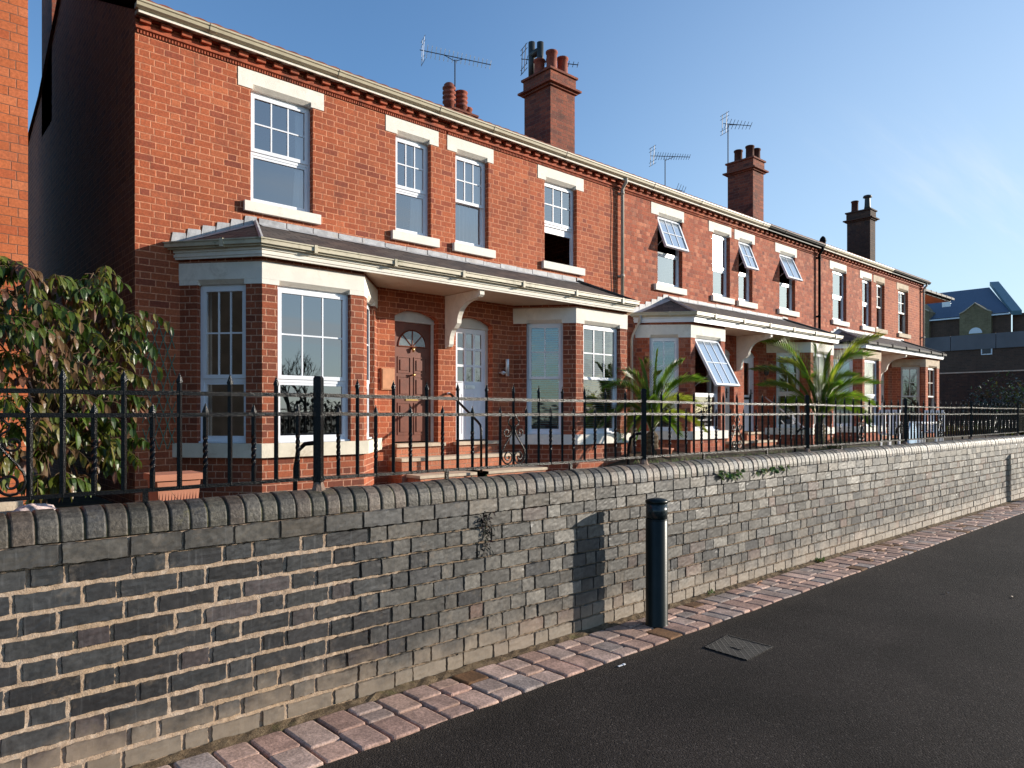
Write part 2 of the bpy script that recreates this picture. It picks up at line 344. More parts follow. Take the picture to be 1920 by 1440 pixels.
c=k.mix(k.step(k.noise(P,5,5,.7).outputs[0],.55,.7,0,.6),c,(.10,.10,.03))
M['soil']=k.done(k.bsdf(c,.95,.2,k.bump(k.noise(P,60,6,.75).outputs[0],1.0,.02)))
M['garden']=simple('garden_soil',(.075,.055,.035),.95,.2,.4,6,.8,20,dirt=(.06,.075,.02),dirt_amt=.7)
M['ground']=simple('far_ground',(.06,.065,.035),.95,.2,.3,.3)
k=NT('cover_plate'); P=k.pos()
u1=k.vmath('DOT_PRODUCT',P,(.7071,.7071,0)); u2=k.vmath('DOT_PRODUCT',P,(.7071,-.7071,0))
a1=k.math('ABSOLUTE',k.math('SUBTRACT',k.math('FRACT',k.math('MULTIPLY',u1,26)),.5)); a2=k.math('ABSOLUTE',k.math('SUBTRACT',k.math('FRACT',k.math('MULTIPLY',u2,26)),.5))
lm=k.math('MAXIMUM',k.step(a1,.38,.44),k.step(a2,.38,.44))
M['cover']=k.done(k.bsdf(k.mix(lm,(.010,.009,.0085),(.055,.05,.046)),.55,.2,k.bump(lm,.9,.006),.2))

# ------------------------------------------------------------------ sun, sky, camera
SUN_EL, SUN_AZ = math.radians(13.5), math.radians(-29)
sd=V((math.cos(SUN_EL)*math.cos(SUN_AZ),math.cos(SUN_EL)*math.sin(SUN_AZ),math.sin(SUN_EL)))
L=bpy.data.lights.new('sun','SUN'); L.energy=5.0; L.angle=math.radians(.53); L.color=(1,.91,.79)
lo=bpy.data.objects.new('sun',L); COL.objects.link(lo); lo.rotation_euler=(-sd).to_track_quat('-Z','Y').to_euler(); lo.location=(30,-20,30)
W=bpy.data.worlds.new('World'); scene.world=W; W.use_nodes=True; t=W.node_tree; t.nodes.clear()
sk=t.nodes.new('ShaderNodeTexSky'); sk.sky_type='NISHITA'; sk.sun_disc=False; sk.sun_elevation=SUN_EL; sk.sun_rotation=math.pi/2-SUN_AZ
sk.air_density=1.0; sk.dust_density=.75; sk.ozone_density=2.0; sk.altitude=50
bg=t.nodes.new('ShaderNodeBackground'); bg.inputs[1].default_value=.105; wo=t.nodes.new('ShaderNodeOutputWorld')
tc=t.nodes.new('ShaderNodeTexCoord'); sep=t.nodes.new('ShaderNodeSeparateXYZ'); t.links.new(tc.outputs['Generated'],sep.inputs[0])
def wm(op,a,b=0.0):
    n=t.nodes.new('ShaderNodeMath'); n.operation=op
    for i,x in enumerate((a,b)):
        if isinstance(x,bpy.types.NodeSocket): t.links.new(x,n.inputs[i])
        else: n.inputs[i].default_value=x
    return n.outputs[0]
zc=wm('ADD',wm('MAXIMUM',sep.outputs[2],0.0),.12)
cb=t.nodes.new('ShaderNodeCombineXYZ'); t.links.new(wm('DIVIDE',sep.outputs[0],zc),cb.inputs[0]); t.links.new(wm('DIVIDE',sep.outputs[1],zc),cb.inputs[1])
mp=t.nodes.new('ShaderNodeMapping'); mp.inputs['Rotation'].default_value=(0,0,math.radians(38)); mp.inputs['Scale'].default_value=(.16,1.0,1); t.links.new(cb.outputs[0],mp.inputs[0])
nz=t.nodes.new('ShaderNodeTexNoise'); nz.inputs['Scale'].default_value=.9; nz.inputs['Detail'].default_value=7; nz.inputs['Roughness'].default_value=.62; nz.inputs['Distortion'].default_value=.6; t.links.new(mp.outputs[0],nz.inputs['Vector'])
mr=t.nodes.new('ShaderNodeMapRange'); mr.interpolation_type='SMOOTHSTEP'; t.links.new(nz.outputs[0],mr.inputs[0])
for i,x in enumerate((.48,.68,0,.75)): mr.inputs[i+1].default_value=x
mr2=t.nodes.new('ShaderNodeMapRange'); mr2.interpolation_type='SMOOTHSTEP'; t.links.new(sep.outputs[2],mr2.inputs[0])
for i,x in enumerate((.42,.20,0,1)): mr2.inputs[i+1].default_value=x
mx=t.nodes.new('ShaderNodeMix'); mx.data_type='RGBA'; t.links.new(wm('MULTIPLY',mr.outputs[0],mr2.outputs[0]),mx.inputs[0]); mx.inputs[7].default_value=(5.6,6.1,6.4,1)
mt=t.nodes.new('ShaderNodeMix'); mt.data_type='RGBA'; mt.blend_type='MULTIPLY'; mt.inputs[0].default_value=1; t.links.new(sk.outputs[0],mt.inputs[6]); mt.inputs[7].default_value=(.98,1.26,1.52,1); vd=t.nodes.new('ShaderNodeVectorMath'); vd.operation='DOT_PRODUCT'; t.links.new(tc.outputs['Generated'],vd.inputs[0]); vd.inputs[1].default_value=(math.cos(SUN_AZ),math.sin(SUN_AZ),.12)
def wsm(x,a,b,lo=0.0,hi=1.0):
    n=t.nodes.new('ShaderNodeMapRange'); n.interpolation_type='SMOOTHSTEP'; t.links.new(x,n.inputs[0])
    for i,q in enumerate((a,b,lo,hi)): n.inputs[i+1].default_value=q
    return n.outputs[0]
veil=wm('MULTIPLY',wm('MULTIPLY',wsm(vd.outputs['Value'],.05,.95),wsm(sep.outputs[2],.85,.05)),.72)
mv=t.nodes.new('ShaderNodeMix'); mv.data_type='RGBA'; t.links.new(veil,mv.inputs[0]); t.links.new(mt.outputs[2],mv.inputs[6]); mv.inputs[7].default_value=(4.3,5.1,5.7,1)
t.links.new(mv.outputs[2],mx.inputs[6]); t.links.new(mx.outputs[2],bg.inputs[0]); t.links.new(bg.outputs[0],wo.inputs[0])

cam=bpy.data.cameras.new('camera'); co=bpy.data.objects.new('camera',cam); COL.objects.link(co); scene.camera=co
co.location=(0,0,EYE); co.rotation_euler=(math.pi/2,0,-(math.pi/2-ANG)); cam.sensor_width=36; cam.lens=36*FOC/1920; cam.shift_y=(HY-720)/1920; cam.clip_end=3000; cam.clip_start=.05
scene.view_settings.view_transform='Standard'; scene.view_settings.look='None'; scene.view_settings.exposure=0.58; scene.view_settings.gamma=1
scene.cycles.max_bounces=6; scene.cycles.transparent_max_bounces=12; scene.cycles.sample_clamp_indirect=6; scene.cycles.caustics_reflective=False; scene.cycles.caustics_refractive=False

# ------------------------------------------------------------------ ground, road, kerb paving
WY=3.5                                   # street face of the boundary wall
m=MB(); m.box(-600,900,-600,900,-.6,-.08); struct(m.build('ground',M['ground']))
m=MB()
xs=[-6+i*.08 for i in range(340)]
E=[2.955+.006*math.sin(x*9.1)+.007*rnd.random() for x in xs]
top=[[(x,y,0) for x in xs] for y in (-14,-4,0,2)]+[[(x,e,0) for x,e in zip(xs,E)],[(x,e+.004,-.03) for x,e in zip(xs,E)]]
m.grid(top); m.box(-60,-6,-14,2.95,-.07,0); m.box(21.12,140,-14,2.95,-.07,0)
struct(m.build('road',M['asphalt']))
m=MB(); xs=[-1+i*.05 for i in range(460)]
P=[[(x,2.9+j*.035,-.012+(.022*max(0,(j-14)/3.0)+.012*rnd.random() if j>12 else 0)) for x in xs] for j in range(18)]
m.grid(P); struct(m.build('soil_strip',M['soil']))
# tumbled block paving: rows across the strip
m=MB()
PC=[(.47,.30,.235),(.52,.34,.265),(.43,.265,.205),(.54,.375,.30),(.40,.29,.24),(.34,.27,.235),(.44,.285,.215),(.50,.315,.24)]
def paver(m,x0,x1,y0,y1,z,skew):
    cx,cy=(x0+x1)/2,(y0+y1)/2; hx,hy=(x1-x0)/2,(y1-y0)/2
    def ring(dx,dy,z,rr):
        pts=[]
        for sx,sy in ((-1,-1),(1,-1),(1,1),(-1,1)):
            for q in range(3):
                a=math.atan2(sy,sx)+(-45+45*q)*math.pi/180
                pts.append((cx+sx*(hx-dx-rr)+rr*math.cos(a)+rnd.uniform(-.0015,.0015)+skew*(sy*(hy)),cy+sy*(hy-dy-rr)+rr*math.sin(a)+rnd.uniform(-.0015,.0015),z))
        return [m.vert(p) for p in pts]
    tx,ty=rnd.uniform(-.012,.012),rnd.uniform(-.012,.012)
    R=[ring(0,0,-.012,.012),ring(.001,.001,z-.008,.014),ring(.005,.005,z-.002,.015),ring(.013,.013,z,.012)]
    for a,b in zip(R,R[1:]):
        n=len(a)
        for q in range(n): m.face((a[q],a[(q+1)%n],b[(q+1)%n],b[q]))
    m.face(R[-1])
x=-.6; pats=[(.118,.176,.176),(.235,.235),(.176,.118,.176),(.176,.294),(.235,.118,.118),(.294,.176)]
last=None
while x<21:
    w=rnd.choice([.176,.176,.118 if x>4 else .176]); p=rnd.choice([q for q in pats if q!=last]); last=p; y=2.957+rnd.uniform(0,.008)
    for d in p:
        c=rnd.choice(PC); s=rnd.uniform(.85,1.12)
        if rnd.random()<.07: c=(.20,.10,.045)
        m.tint=tuple(a*s for a in c)
        paver(m,x+.006,x+w-.006,y+.005,y+d-.005,.008+rnd.uniform(-.003,.004),-.03); y+=d
    x+=w
struct(m.build('kerb_paving',M['paver'],smooth=False))
# garden behind the wall
m=MB(); xs=[-8+i*.5 for i in range(110)]; ys=[3.68+j*.35 for j in range(18)]
def gz(x,y): 
    f=min(1,max(0,(x-9.2)/2.2)); f=f*f*(3-2*f); xp=X_at(326,5.6)
    return .48+.27*f+.30*math.exp(-((x-xp)**2+(y-5.6)**2)/.16)
xs=[-8+i*.25 for i in range(220)]
m.grid([[(x,y,gz(x,y)+.04*rnd.random()) for x in xs] for y in ys]); m.box(-8,46.5,9.63,24,.1,.4)
struct(m.build('garden_ground',M['garden']))

# ------------------------------------------------------------------ the blue brick boundary wall
wall=thing('boundary_wall','low weathered blue grey brick wall with rounded coping running along the pavement','wall',(8,3.6,0))
m=MB(); H=.096
SEC=1.95
def wbrick(m,x0,x1,z0,z1,y):
    nx=10 if x1-x0>.15 else 7; nz=6; e=.004
    us=[0,e]+[e+(x1-x0-2*e)*i/(nx-1) for i in range(1,nx-1)]+[x1-x0-e,x1-x0]; vs=[0,e]+[e+(z1-z0-2*e)*i/(nz-1) for i in range(1,nz-1)]+[z1-z0-e,z1-z0]
    tx,tz=rnd.uniform(-.004,.004),rnd.uniform(-.003,.003); chip=rnd.random()
    cxp,czp=(rnd.choice((0,len(us)-1)),rnd.choice((0,len(vs)-1)))
    P=[]
    for j,v in enumerate(vs):
        row=[]
        for i,u in enumerate(us):
            ed=(i in (0,len(us)-1)) or (j in (0,len(vs)-1))
            yy=y+(.016 if ed else rnd.uniform(-.0007,.0007))+tx*(u/(x1-x0)-.5)+tz*(v/(z1-z0)-.5)
            jx=jz=0
            if ed or i in (1,len(us)-2) or j in (1,len(vs)-2): jx,jz=rnd.uniform(-.0024,.0024),rnd.uniform(-.0034,.0034)
            if chip<.12 and x0>SEC and abs(i-cxp)<=2 and abs(j-czp)<=2: yy+=.0028*rnd.random()
            row.append((x0+u+jx,yy,z0+v+jz))
        P.append(row)
    m.grid(P)
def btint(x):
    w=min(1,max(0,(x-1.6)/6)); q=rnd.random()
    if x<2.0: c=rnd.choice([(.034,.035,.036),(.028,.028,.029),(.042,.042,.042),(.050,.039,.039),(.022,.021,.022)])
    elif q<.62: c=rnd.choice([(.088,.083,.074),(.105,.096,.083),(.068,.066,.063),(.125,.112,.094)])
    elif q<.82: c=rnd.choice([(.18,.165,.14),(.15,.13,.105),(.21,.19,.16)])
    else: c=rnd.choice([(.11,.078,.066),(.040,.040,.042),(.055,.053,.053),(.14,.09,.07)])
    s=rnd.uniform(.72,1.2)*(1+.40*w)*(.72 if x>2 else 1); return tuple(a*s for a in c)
for r_ in range(10):
    z0=r_*H+.004; x=-1.2+(r_%2)*.195+rnd.uniform(-.03,.03); kk=0
    while x<19.5:
        rep=x<SEC; j=rnd.uniform(.015,.0195) if rep else .0085
        Lb=(.262 if kk%2==0 else .135)*(1 if rep else .93)+rnd.uniform(-.012,.012); kk+=1
        if not rep and rnd.random()<.12: Lb*=.8
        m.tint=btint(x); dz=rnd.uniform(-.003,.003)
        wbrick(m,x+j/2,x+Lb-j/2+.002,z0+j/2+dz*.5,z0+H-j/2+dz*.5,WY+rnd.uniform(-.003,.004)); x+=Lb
# oversailing stretcher course
z0=10*H+.003; x=-1.2
while x<19.5:
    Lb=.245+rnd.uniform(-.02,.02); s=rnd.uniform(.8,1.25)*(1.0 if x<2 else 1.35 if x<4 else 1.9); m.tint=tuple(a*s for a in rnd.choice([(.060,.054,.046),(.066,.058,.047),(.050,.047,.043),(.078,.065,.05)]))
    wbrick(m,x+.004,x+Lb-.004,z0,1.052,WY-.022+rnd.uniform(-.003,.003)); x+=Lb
m.tint=(1,1,1.001); m.cur=1
xs=[-1.2+i*.022 for i in range(942)]; zs=[-.05+i*.022 for i in range(47)]
def rec(x,z):
    b=.0078 if x<SEC-.1 else .015
    if x>SEC and math.sin(x*5.1+z*13.7)+math.sin(x*11.3-z*29)>1.05: b+=.014
    return WY+b+rnd.uniform(-.0015,.0025)+(.0015 if x<SEC-.1 else .004)*math.sin(x*7.3+z*23)*math.sin(z*31+x*3)
m.grid([[(x,rec(x,z),z) for x in xs] for z in zs])
m.box(-1.2,19.5,WY+.022,3.70,-.05,1.05)
m.prism_x([(WY-.008,.962),(WY-.008,1.05),(3.7,1.05),(3.7,.962)],-1.2,19.5)
m.build('brickwork',[M['blue_brick'],M['mortar']],wall)
m=MB(); x=-1.2
def cop_prof(g): # half round brick on edge
    pts=[]; y0,y1,zb,zt=WY-.005+g,3.715-g,1.056,1.187-g
    cy=(y0+y1)/2; ry=(y1-y0)/2; hz=zt-zb-.03
    pts.append((y0,zb))
    for q in range(11):
        a=math.pi-math.pi*q/10; pts.append((cy+ry*math.cos(a),zb+.03+hz*math.sin(a)**.8))
    pts.append((y1,zb)); return pts
while x<19.5:
    w=.0885+rnd.uniform(-.006,.006); dz=rnd.uniform(-.004,.004); dy=rnd.uniform(-.004,.004)
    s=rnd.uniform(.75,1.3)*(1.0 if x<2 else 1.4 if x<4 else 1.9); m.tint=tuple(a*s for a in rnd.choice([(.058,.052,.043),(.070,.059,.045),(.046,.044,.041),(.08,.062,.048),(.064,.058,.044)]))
    secs=[(x+.003,.008),(x+.007,.0015),(x+.012,0),(x+w-.012,0),(x+w-.007,.0015),(x+w-.003,.008)]; R=[]
    for xx,g in secs: R.append([m.vert((xx,p[0]+dy,p[1]+dz+rnd.uniform(-.0007,.0007))) for p in cop_prof(g)])
    n=len(R[0])
    for a,b in zip(R,R[1:]):
        for q in range(n): m.face((a[q],a[(q+1)%n],b[(q+1)%n],b[q]))
    m.face(R[0][::-1]); m.face(R[-1]); x+=w
m.tint=(.085,.075,.03); R=cop_prof(.009); m.prism_x(R,-1.2,19.5)
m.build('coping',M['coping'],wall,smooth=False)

# ------------------------------------------------------------------ iron railing on the wall
RY=3.6; PITCH=2.889; PX=[1.793+PITCH*i for i in range(-1,6)]
rail=thing('iron_railing','black wrought iron railing with spiked pickets and scrolls fixed on the wall coping','railing',(PX[0],RY,1.19))
def worn(i): return M['iron'] if i<1 else M['iron_worn']
for i,px in enumerate(PX):
    m=MB(); w=.0215; sq=[(px+w*1.414*math.cos(math.radians(a_)),RY+w*1.414*math.sin(math.radians(a_))) for a_ in (-94,-4,86,176)]
    m.prism(sq,lambda p:(p[0],p[1],1.15),lambda p:(p[0],p[1],1.795))
    m.prism(sq,lambda p:(p[0],p[1],1.795),lambda p:(px+(p[0]-px)*.7,RY+(p[1]-RY)*.7,1.808))
    for zz in (1.60,1.703,1.245): m.box(px-.034,px+.034,RY-.012,RY+.012,zz-.013,zz+.013)
    m.build('post',M['iron'],rail)
    m=MB(); m.tube([(px-.03,RY+.005,1.44),(px-.06,RY+.04,1.435),(px-.085,RY+.07,1.40),(px-.095,RY+.085,1.3),(px-.098,RY+.09,.95)],.0125,8); m.build('brace',M['iron'],rail)
    m=MB()
    P=[]
    for a in range(8): P.append((math.cos(a*math.pi/4),math.sin(a*math.pi/4)))
    m.prism(P,lambda p:(px+p[0]*.045,RY-.005+p[1]*.04,1.168),lambda p:(px+p[0]*.026,RY+p[1]*.026,1.225)); m.build('mortar_bed',M['bedding'],rail)
for i in range(6):
    a,b=PX[i]+.0215,PX[i+1]-.0215
    for zz,th in ((1.703,.010),(1.60,.010),(1.245,.009)):
        m=MB(); n=24; pts=[]
        for q in range(n+1):
            x=a+(b-a)*q/n; s=-.006*math.sin(math.pi*q/n)*(1 if zz>1.5 else .3); pts.append((x,zz+s+rnd.uniform(-.0012,.0012)))
        for (x0,za),(x1,zb) in zip(pts,pts[1:]):
            A=[m.vert((x0,RY+dy,za+dz)) for dy,dz in ((-.010,-th),(.010,-th),(.010,th),(-.010,th))]; B=[m.vert((x1,RY+dy,zb+dz)) for dy,dz in ((-.010,-th),(.010,-th),(.010,th),(-.010,th))]
            for q in range(4): m.face((A[q],A[(q+1)%4],B[(q+1)%4],B[q]))
        m.build('rail',worn(i),rail)
    m=MB()
    for fx in (.3,.7):
        xx=a+(b-a)*fx; m.box(xx-.012,xx+.012,RY-.008,RY+.008,1.16,1.237)
    m.build('foot',worn(i),rail)
def picket_mb(kind):
    m=MB(); top={'tall':1.80,'short':1.652,'side':1.652}[kind]; w=.0088; zt=top-.055
    secs=[]
    if kind=='short':
        z=1.236
        secs.append((z,0)); 
        for q in range(25): secs.append((1.33+.16*q/24,math.pi*2.5*q/24))
        secs.append((zt,math.pi*2.5))
    else: secs=[(1.236,0),(zt,0)]
    R=[]
    for z,a in secs: R.append([m.vert((w*1.414*math.cos(a+q*math.pi/2),w*1.414*math.sin(a+q*math.pi/2),z-1.236)) for q in range(4)])
    a=secs[-1][1]
    R.append([m.vert((w*1.9*math.cos(a+q*math.pi/2),w*1.1*math.sin(a+q*math.pi/2),zt+.012-1.236)) for q in range(4)])
    R.append([m.vert((.002*math.cos(a+math.pi/4+q*math.pi/2),.002*math.sin(a+math.pi/4+q*math.pi/2),top-1.236)) for q in range(4)])
    for A,B in zip(R,R[1:]):
        for q in range(4): m.face((A[q],A[(q+1)%4],B[(q+1)%4],B[q]))
    m.face(R[-1]); m.face(R[0][::-1]); return m
proto={}; rest=MB(); cnt=0
def place_picket(kind,x):
    global cnt
    cnt+=1
    if cnt>100:
        q=picket_mb(kind); n=len(rest.v); rest.v+= [(a+x,b+RY,c+1.236) for a,b,c in q.v]
        for f in q.f: rest.face([n+i for i in f])
        return
    if kind not in proto: o=proto[kind]=picket_mb(kind).build('picket',M['iron'],rail)
    else: o=proto[kind].copy(); COL.objects.link(o); o.parent=rail
    o.matrix_parent_inverse=Matrix.Translation(-V(rail.location)); o.location=(x,RY,1.236)
def spiral(c,r0,turns,a0,sgn,n=40):
    return [(c[0]+sgn*r0*(1-q/n*.82)*math.cos(a0+2*math.pi*turns*q/n),RY,c[1]+r0*(1-q/n*.82)*math.sin(a0+2*math.pi*turns*q/n)) for q in range(n+1)]
for i in range(6):
    for q in range(1,24):
        kind='tall' if q%2==0 else ('side' if q in (11,13) else 'short')
        if i==0 and q<8: continue
        place_picket(kind,PX[i]+PITCH*q/24)
    xc=PX[i]+PITCH/2; m=MB()
    for s in (-1,1):
        # pear-shaped scroll: lower volute, belly, waist, upper volute
        pts=spiral((xc+s*.052,1.305),.047,1.35,-math.pi/2,-s)[::-1]
        pts+=[(xc+s*x,RY,z) for x,z in ((.075,1.262),(.098,1.285),(.108,1.315),(.100,1.35),(.078,1.385),(.045,1.425),(.020,1.46),(.012,1.49))]
        m.tube(pts,.006,6)
        pts=[(xc+s*x,RY,z) for x,z in ((.012,1.49),(.022,1.515),(.045,1.53),(.05,1.55),(.03,1.572),(.012,1.59))]; m.tube(pts,.0055,6)
        pts=[(xc+s*.014,RY,1.455)]+spiral((xc+s*.062,1.475),.036,1.3,math.pi*.95,s); m.tube(pts,.0055,6)
        m.tube(spiral((xc+s*.02,1.583),.016,1.2,math.pi,s,20),.0035,5)
    m.build('scroll_panel',worn(i),rail)
if rest.v: o=rest.build('picket_row',M['iron'],rail); o['kind']='stuff'
# far return of the railing beyond the last post, turning to the street
m=MB(); px=PX[-1]
m2=thing('end_railing','short iron railing panel beyond the far end post at the right edge','railing',(px,RY,1.19))
for zz in (1.70,1.60,1.25): m.tube([(px+.04,RY,zz),(px+2.6,RY+.2,zz)],.011,4)
m.build('rail',M['iron_worn'],m2)
for q in range(1,19):
    m=MB(); x=px+.04+.135*q; y=RY+.2*(.135*q/2.6); m.tube([(x,y,1.24),(x,y,1.78 if q%2 else 1.65)],[.009,.006],4); m.build('picket',M['iron'],m2)

# ------------------------------------------------------------------ bollards
def bollard(loc,label):
    t=thing('bollard',label,'bollard',loc,'bollards along the kerb'); x,y,_=loc
    m=MB(); m.lathe((x,y,0),[(.090,.0),(.088,.012),(.083,.02),(.083,.80),(.079,.806)],28); m.build('post',M['bollard'],t,True)
    m=MB(); m.lathe((x,y,0),[(.0805,.806),(.0805,.925)],28); m.build('sleeve',M['bollard_band'],t,True)
    m=MB(); m.lathe((x,y,0),[(.081,.925),(.0855,.928),(.0858,.942),(.081,.951),(.06,.960),(.03,.966),(.004,.968)],28); m.build('cap',M['bollard'],t,True)
    m=MB(); m.lathe((x,y,0),[(.0832,.797),(.0838,.80),(.0838,.805),(.0805,.808)],28); m.build('collar',M['bollard'],t,True)
    return t
bollard((4.372,3.24,.004),'dark green steel bollard on the brick kerb casting a shadow on the wall')
bollard((15.66,3.25,.004),'far bollard beyond the right edge whose shadow falls on the distant wall end')

# ------------------------------------------------------------------ inspection cover
m=MB()
def gxy(px,py): d=FOC*EYE/(py-HY); t_=(px-CX)/FOC; return (d*(CA+SA*t_),d*(SA-CA*t_))
cs=[gxy(1324.6,1215),gxy(1365,1193),gxy(1446.5,1214.4),gxy(1400,1237.8)]
cc=V((sum(c[0] for c in cs)/4,sum(c[1] for c in cs)/4)); 
ac=thing('inspection_cover','square ribbed metal inspection cover set in the dark asphalt beside the bollard','manhole cover',(cc.x,cc.y,.004))
m.prism([tuple(c) for c in cs],lambda p:(p[0],p[1],-.02),lambda p:(p[0],p[1],.0045)); m.build('plate',M['cover'],ac)
m=MB()
for a,b in zip(cs,cs[1:]+cs[:1]):
    a,b=V(a),V(b); a2,b2=cc+(a-cc)*1.06,cc+(b-cc)*1.06
    m.prism([tuple(a),tuple(b),tuple(b2),tuple(a2)],lambda p:(p[0],p[1],-.02),lambda p:(p[0],p[1],.0075))
m.build('frame',M['cover'],ac)
m=MB(); q=[cc+(V(c)-cc)*.25 for c in cs]; m.prism([tuple(c) for c in q],lambda p:(p[0],p[1],.004),lambda p:(p[0],p[1],.0085)); m.build('badge',M['cover'],ac)
m=MB(); p=gxy(1165,1249); m.box(p[0]-.03,p[0]+.03,p[1]-.006,p[1]+.006,.004,.007); m.box(p[0]+.015,p[0]+.032,p[1]-.009,p[1]+.004,.004,.010)
tag(m.build('paper_scrap',M['white']),'small white paper scrap lying on the asphalt near the kerb','litter')

m=MB(); p=gxy(1425,1098); P_=[[(p[0]+(i-2)*.022,p[1]+(j-1)*.016*(1-.22*abs(i-2)),.013+.012*((j-1)**2)+.004*i) for i in range(5)] for j in range(3)]; m.grid(P_)
tag(m.build('dry_leaf',M['timber']),'curled brown dry leaf on the brick kerb right of the bollard','leaf')
for px,py in ((1650,1069),(1776,1114),(1900,1121),(1453,1071)):
    p=gxy(px,py); m=MB(); a=rnd.uniform(0,3); P_=[[(p[0]+math.cos(a)*(i-1)*.014-math.sin(a)*(j-.5)*.02,p[1]+math.sin(a)*(i-1)*.014+math.cos(a)*(j-.5)*.02,.004+.008*(i-1)**2+.004*j) for i in range(3)] for j in range(2)]; m.grid(P_)
    tag(m.build('paper_fleck',M['stone']),'tiny pale fleck lying out on the far dark asphalt','litter','tiny flecks of litter on the road')
# ------------------------------------------------------------------ windows and doors
def window(root,pt,u0,u1,v0,v1,inset=.10,split=.52,cols=3,rows=2,fr='upvc',gl='glass',openv=0.0,bottom='fixed',curt=None,gl_top=None,blind=False,mid=True):
    """outer frame (part) with upper and lower sashes, panes and curtains as sub-parts"""
    W0=-inset; fm=M[fr]; b=.045
    m=MB()
    m.box(u0,u0+b,v0,v1,W0-.06,W0,pt); m.box(u1-b,u1,v0,v1,W0-.06,W0,pt)
    m.box(u0+b,u1-b,v1-b,v1,W0-.06,W0,pt); m.box(u0+b,u1-b,v0,v0+b,W0-.06,W0,pt)
    vt=v0+(v1-v0)*(1-split)
    if bottom!='sash': m.box(u0+b,u1-b,vt-.028,vt+.022,W0-.06,W0-.002,pt)
    m.box(u0-.0,u1+.0,v0-.006,v0+.02,W0,W0+.045,pt)
    win=m.build('window',fm,root)
    a0,a1=u0+b,u1-b; t0,t1=vt+.022,v1-b; s=.042
    if bottom=='sash': t0=vt
    # upper sash
    def opn(ang):
        ca,sa=math.cos(ang),math.sin(ang)
        return lambda u,v,w: pt(u,t1-(t1-v)*ca+(w-W0)*sa*1.0,W0+(t1-v)*sa+(w-W0)*ca)
    P=opn(openv) if openv else pt
    w0,w1=W0-.045,W0+.014
    if openv: w0,w1=W0-.01,W0+.045
    m=MB()
    m.box(a0-.008,a0+s,t0-.008,t1+.006,w0,w1,P); m.box(a1-s,a1+.008,t0-.008,t1+.006,w0,w1,P)
    m.box(a0+s,a1-s,t1-s,t1+.006,w0,w1,P); m.box(a0+s,a1-s,t0-.008,t0+s,w0,w1,P)
    g0,g1,h0,h1=a0+s,a1-s,t0+s,t1-s; bw=.010
    for q in range(1,cols): x=g0+(g1-g0)*q/cols; m.box(x-bw,x+bw,h0,h1,w1-.026,w1-.012,P)
    for q in range(1,rows):
        z=h0+(h1-h0)*q/rows
        for c in range(cols): 
            xa=g0+(g1-g0)*c/cols+(bw if c else 0); xb=g0+(g1-g0)*(c+1)/cols-(bw if c<cols-1 else 0); m.box(xa,xb,z-bw,z+bw,w1-.0255,w1-.0125,P)
    m.build('sash',fm,win)
    m=MB(); m.poly([P(g0,h0,w1-.024),P(g1,h0,w1-.024),P(g1,h1,w1-.024),P(g0,h1,w1-.024)]); m.build('glass_pane',M[gl_top or gl],win)
    if openv:
        m=MB()
        for u in (a0+.01,a1-.022):
            p1=pt(u,t0+.1*(t1-t0),W0-.01); p2=P(u,t0+.25*(t1-t0),W0); m.tube([p1,p2],.006,5)
        m.build('stay',M['alu'],win)
    # lower light
    l0,l1=v0+b,vt-.028
    if bottom=='sash': l0,l1=v0+b,vt+.03
    if bottom=='raised': l0=v0+b+(l1-v0-b)*.82
    s2=.034; w0,w1=W0-.05,W0-.01
    if bottom in('sash','raised'): w0,w1=W0-.055,W0-.028; s2=.04
    if bottom!='raised':
        m=MB(); m.box(a0,a0+s2,l0,l1,w0,w1,pt); m.box(a1-s2,a1,l0,l1,w0,w1,pt); m.box(a0+s2,a1-s2,l0,l0+s2*1.3,w0,w1,pt); m.box(a0+s2,a1-s2,l1-s2,l1,w0,w1,pt)
        if mid and bottom=='vbar': x=(a0+a1)/2; m.box(x-.01,x+.01,l0,l1,w0,w1,pt)
        m.build('sash',fm,win)
        m=MB(); m.poly([pt(a0+s2,l0+s2,w1-.02),pt(a1-s2,l0+s2,w1-.02),pt(a1-s2,l1-s2,w1-.02),pt(a0+s2,l1-s2,w1-.02)]); m.build('glass_pane',M[gl],win)
    else:
        m=MB(); m.box(a0,a1,l0,l1,w0,w1,pt); m.build('sash',fm,win)
    if curt:
        for ca,cb in curt:
            m=MB(); n=max(8,int((cb-ca)*(u1-u0)*60)); P_=[]
            for v,k_ in ((v0+.02,1.0),(v0+(v1-v0)*.5,.85),(v1-.02,.6)):
                r=[]
                for q in range(n+1):
                    f=ca+(cb-ca)*q/n
                    if (v<v0+.1) : f=f if ca<.3 else f-(.05 if cb-ca<.6 else 0)*(1-q/n)
                    r.append(pt(u0+(u1-u0)*f,v,W0-.10+.018*math.sin(q*1.25)*k_))
                P_.append(r)
            m.grid(P_); m.build('curtain',M['curtain'],win,True)
    if blind:
        m=MB(); z=v0+.06
        while z<v1-.06:
            m.poly([pt(u0+b,z,W0-.10),pt(u1-b,z,W0-.10),pt(u1-b,z+.022,W0-.135),pt(u0+b,z+.022,W0-.135)]); z+=.042
        m.build('blind',M['blind'],win)
    return win

